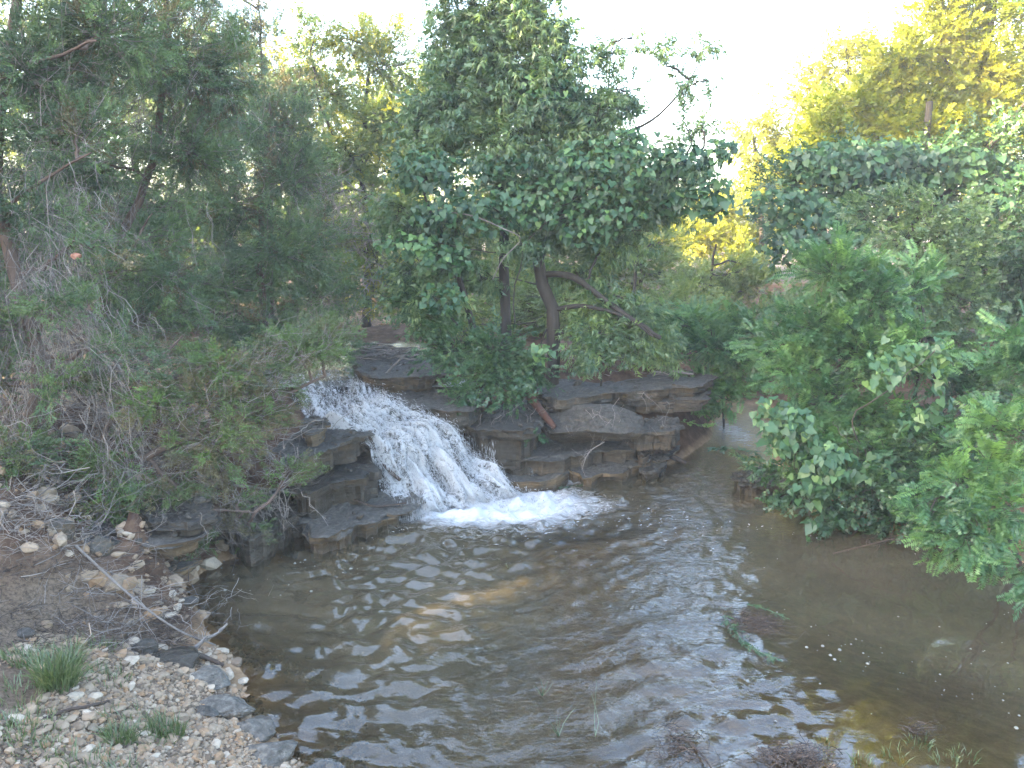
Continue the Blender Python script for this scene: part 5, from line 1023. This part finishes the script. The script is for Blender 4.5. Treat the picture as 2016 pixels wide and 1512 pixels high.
tuft('grass_tuft', 'small grass tuft at the centre of the lower gravel bank', [(W(235, 1465, .32), .07, 260, .12, .05)])
tuft('grass_tuft', 'wispy grass tuft near the broad pale rock at the bottom', [(W(330, 1450, .2), .09, 230, .13, .1)])
tuft('grass_tuft', 'faint grass at the far left of the gravel below the flat orange stone', [(W(50, 1310, .5), .10, 160, .12, .05)])
tuft('grass', 'thin short grass sprinkled over the lower left bank', [(W(u, v, .45), .14, 110, .09, .1) for u, v in ((20, 1480), (90, 1500), (170, 1505), (240, 1512), (330, 1520), (30, 1400), (200, 1310), (190, 1230), (290, 1395), (260, 1380), (60, 1450), (410, 1500))], 'stuff')
tuft('grass', 'sparse weeds on the emergent sand bar at lower right', [(W(u, v, .0), .07, 36, .08, .3) for u, v in ((1760, 1490), (1865, 1500), (1900, 1490), (1810, 1465), (1700, 1505), (1630, 1470))], 'stuff')
def debris(name, label, c, n, rad, L, mat, rr=.003, flat=.15, fr=(1, 0)):
    g = Geo(); a = np.array(c)[None] + r_.normal(size=(n, 3)) * [rad[0], rad[1], .012]; a[:, 2] = np.maximum(a[:, 2], .0)
    d = norm(np.array([fr[0], fr[1], 0]) + r_.normal(size=(n, 3)) * [.8, .8, flat]) * L * r_.uniform(.4, 1.2, n)[:, None]; forks(g, a - d / 2, a + d / 2, np.full(n, rr), 2, 3, .18, 0); return single(name, g, M[mat], label, 'debris', a[0], kind=None)
debris('flood_debris', 'clump of purplish brown weeds and twigs snagged in the rippled water', W(1490, 1225, .02), 420, [.10, .09], .10, 'darkwood', .0022)
debris('flood_debris', 'dark twiggy clump in the water at the bottom right of centre', W(1575, 1490, .03), 240, [.10, .05], .13, 'darkwood', .003)
debris('flood_debris', 'small dark clump of sunken twigs left of the twiggy clump at the bottom', W(1335, 1460, .01), 120, [.07, .08], .12, 'darkwood', .0025)
debris('flood_debris', 'little dark clump of dead weeds on the sand bar', W(1810, 1435, .02), 90, [.06, .03], .07, 'darkwood', .002)
debris('flood_debris', 'faint dark sprigs trailing in the bright rippled channel', W(1320, 1130, .0), 60, [.22, .25], .08, 'darkwood', .0018)
wood('dead_branch', 'thin dark stick in the water at the bottom by the sunken twigs', 'branch', [W(1360, 1462, .02), W(1385, 1490, .02), W(1400, 1512, .02)], .007, .005, 'darkwood')
def weed(name, label, pts, n, L, mat='shrub', kind='bush', tone=.3, kd=None):
    p = spline(pts, 14); g = Geo(); k = r_.integers(0, 13, n); pos = p[k] + (p[k + 1] - p[k]) * r_.random(n)[:, None] + r_.normal(size=(n, 3)) * [.012, .012, .004]; pos[:, 2] = np.maximum(pos[:, 2], .004)
    spray_at(g, kind, pos, norm(p[k + 1] - p[k]) + r_.normal(size=(n, 3)) * [.5, .5, .2], L * r_.uniform(.6, 1.2, n), np.clip(tone + r_.random(n) * .4, 0, 1)); tubes(g, p, np.full(14, .003), 4, .5); single(name, g, M[mat], label, 'weed', p[0])
weed('water_weed', 'long green weed trailing from the snagged debris clump', [W(1425, 1210, .03), W(1445, 1240, .02), W(1475, 1272, .02), W(1520, 1295, .02)], 46, .07)
weed('water_weed', 'thin green weed trailing on the right of the debris clump', [W(1470, 1190, .02), W(1510, 1200, .02), W(1545, 1215, .02)], 20, .06)
weed('water_weed', 'dark watercress-like weeds floating at the foot of the right ledge', [W(1090, 960, .01), W(1150, 955, .01), W(1200, 935, .01), W(1235, 918, .01)], 90, .06, 'shrub', 'shrub', 0)
weed('leafy_sprig', 'dark leafy sprig reaching out over the channel left of the vine bush', [P(1500, 890, 7.9), P(1460, 885, 7.9), P(1420, 880, 7.9)], 14, .14, 'shrub', 'shrub', 0)
weed('leafy_sprig', 'pale green grassy weed below the leafy sprig by the dark rock', [P(1480, 925, 8.4), P(1465, 905, 8.4), P(1450, 890, 8.4)], 20, .10, 'elm', 'willow', .4)
weed('leafy_sprig', 'dark green seedling leaves in the hollow of the left bank', [P(300, 1110, 5.8), P(290, 1060, 5.85), P(310, 1020, 5.9)], 26, .10, 'shrub', 'shrub', .2)
weed('leafy_sprig', 'small green seedling growing on the ledge left of the boulder', [P(1035, 880, 8.3), P(1045, 855, 8.25), P(1070, 865, 8.2)], 16, .11, 'vine', 'shrub', .1)
weed('leafy_sprig', 'yellow-green leaves on the channel bank beneath the far feathery bush', [P(1340, 830, 9.8), P(1370, 835, 9.8), P(1400, 838, 9.8)], 14, .10, 'vine', 'shrub', .8)
for lb, u, v, h in (('grass sprig poking out of the water at lower centre', 1068, 1370, .09), ('bent grass sprig in the water near the bottom centre', 1100, 1450, .11), ('single tall dry grass stem in the water at the bottom', 1172, 1450, .22), ('tiny grass sprig in the brown ripples', 1000, 1120, .05)):
    p = W(u, v, 0); g = Geo(); n = 6 if h < .2 else 2; forks(g, np.repeat(p[None], n, 0), p + np.c_[r_.normal(size=(n, 2)) * h * .45, np.full(n, h)], np.full(n, .0022), 1, 3, .1, 0); single('grass_sprig', g, M['grass'], lb, 'grass', p)

# the small round pinkish thing caught in the twigs at upper left
m, n, out = mat_base('pinkish_shell'); t = noise(n, 30, 4, .6, geopos(n)); principled(n, out, ramp(n, t.outputs[0], [(0.3, (.28, .12, .08)), (.7, (.5, .27, .2))]).outputs[0], .7); M['pink'] = m
g = boulder(P(150, 505, 6.1), (.045, .04, .03), seed=5, sub=3, cuts=2, rough=.1); single('dry_leaf_ball', g, M['pink'], 'small round pinkish lump caught among the twigs at upper left', 'debris', P(150, 505, 6.1))

# ------------------------------------------------------------------ woods further off
def crownmass(name, label, base, H, Wd, n, L, mat, group=None, seed=0, lo=.15):
    T = Rooted(name, label, 'tree', base, group); g = Geo(); top = base + np.array([r_.normal() * .3, r_.normal() * .3, H * .8]); tubes(g, wander(base - [0, 0, .2], top, 10, .06)[0], np.linspace(.03 * H ** .8, .03, 10), 7, .4); T.part('trunk', g, M['bark'], True)
    cl = 16; cc = norm(r_.normal(size=(cl, 3))) * (r_.random(cl) ** .4)[:, None] * np.array([Wd * .7, Wd * .7, H * (1 - lo) / 2 * .75]) + base + [0, 0, H * (lo + (1 - lo) / 2)]
    k = r_.integers(0, cl, n); q = norm(r_.normal(size=(n, 3))) * (r_.random(n) ** .4)[:, None]; pos = cc[k] + q * np.array([Wd * .38, Wd * .38, H * .14]) * (1 + .3 * fbm(q * 2 + cc[k], 2))[:, None]
    g = Geo(); ct = r_.random(cl); spray_at(g, 'far', pos, q + r_.normal(size=(n, 3)) * .5, L * r_.uniform(.7, 1.3, n), np.clip(ct[k] * .5 + r_.random(n) * .5, 0, 1), .7); T.part('crown', g, M[mat], kind='stuff')
    return T
GR = 'trees in the far wood behind the creek'
def treecopy(src, loc, rz, sc, label):
    o = src.copy(); COL.objects.link(o); o.location = tuple(loc); o.rotation_euler = (0, 0, rz); o.scale = (sc[0], sc[0], sc[1]); o['label'] = label
    for ch in src.children:
        c = ch.copy(); COL.objects.link(c); c.parent = o
    return o
FAR = [(-250, 17, 8, 2.6, 'hazy tree far back at the left edge'), (-60, 19, 8.6, 2.8, 'hazy tree far back behind the big near cedar'), (130, 18, 8.4, 2.6, 'hazy tree far back between the two near cedars'), (300, 20, 8.8, 2.8, 'hazy tree far back behind the second cedar'), (440, 22, 8.6, 2.6, 'hazy tree far back left of the thin skyline cedar'), (590, 25, 8.6, 2.8, 'hazy tree far back between the skyline cedar and the pale feathery tree'),
       (720, 24, 7.6, 2.6, 'hazy tree far back behind the pale feathery tree'), (830, 26, 7.6, 2.8, 'hazy tree far back left of the centre tree'), (960, 24, 7.6, 2.8, 'hazy tree far back behind the centre tree, left one'), (1090, 26, 7.0, 2.8, 'hazy tree far back behind the centre tree, right one'), (1200, 27, 4.3, 2.4, 'low hazy tree far back under the left end of the sky gap'), (1290, 29, 4.0, 2.4, 'low hazy tree far back under the middle of the sky gap'),
       (1390, 31, 3.9, 2.6, 'lowest hazy tree far back under the sky gap above the gold bush'), (1490, 28, 4.6, 2.4, 'hazy tree far back behind the sunlit willow-like tree'), (1600, 24, 7.5, 2.6, 'sunlit tree far back just right of the willow-like tree'), (1740, 23, 8.2, 2.8, 'sunlit tree far back behind the hazy yellow tree'), (1880, 22, 8.8, 2.8, 'sunlit tree far back behind the tall corner tree'), (2030, 20, 9.2, 2.8, 'sunlit tree far back at the right edge'), (2200, 18, 9.2, 2.8, 'sunlit tree far back beyond the right edge')]
fsrc = []
for k, (u, Y, H, Wd, lb) in enumerate(FAR):
    b = P(u, 600, Y); b[2] = 1.15; lb = lb
    warm = 0 if k < 5 else 1  # warm ones use the leaf colour with sunlight put in
    pool = [x for x in fsrc if x[3] == warm]
    if len(pool) < 3:
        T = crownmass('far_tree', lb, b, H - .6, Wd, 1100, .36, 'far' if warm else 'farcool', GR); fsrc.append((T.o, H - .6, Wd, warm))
    else:
        src = pool[k % 3]; treecopy(src[0], b, k * 1.7, (Wd / src[2], (H - .6) / src[1]), lb)
GR = 'tall unseen trees added left of and behind the viewpoint for shade'
wsrc = []
for k, (x, y, H) in enumerate([(-14, -9, 11), (-13.5, -6, 11.0), (-15, -3, 10.4), (-13.5, -.5, 10.4), (-14.5, 2, 10.2), (-13.5, 4.5, 9.9), (-15, 7, 9.8), (-17, -12, 11), (-13.8, 9.0, 8.4), (-12, 12, 6.6), (-10.5, 7.5, 8.4), (-10, 3.5, 8.0)]):  # unseen sun blockers, placed and sized to shade the near creek
    b = np.array([x, y, 1.15]); lb = 'tall unseen tree added left of the creek to block the sun'
    if k < 3: T = crownmass('added_shade_tree', lb, b, H - .8, 2.3, 1500, .62, 'elm', GR, lo=.05); wsrc.append((T.o, H - .8))
    else: treecopy(wsrc[k % 3][0], b, k * 1.3, (1.0, (H - .8) / wsrc[k % 3][1]), lb)

# ------------------------------------------------------------------ haze volume added to imitate a milky lens veil and lift shadows
def haze(d):
    g = Geo(); x0, x1, y0, y1, z0, z1 = -60, 60, -25, 70, -8, 14.5
    v = [(x, y, z) for z in (z0, z1) for y in (y0, y1) for x in (x0, x1)]
    g.add(v, [[0, 2, 3, 1], [4, 5, 7, 6], [0, 1, 5, 4], [2, 6, 7, 3], [0, 4, 6, 2], [1, 3, 7, 5]])
    m, n, out = mat_base('haze'); p = n.nodes.new('ShaderNodeVolumePrincipled'); p.inputs['Color'].default_value = (.93, .95, 1, 1); p.inputs['Density'].default_value = d; p.inputs['Anisotropy'].default_value = .2
    n.links.new(p.outputs[0], out.inputs['Volume']); link('haze', g.mesh('haze', m), kind='stuff', label='thin haze added to imitate the milky lens veil')
haze(.0024)
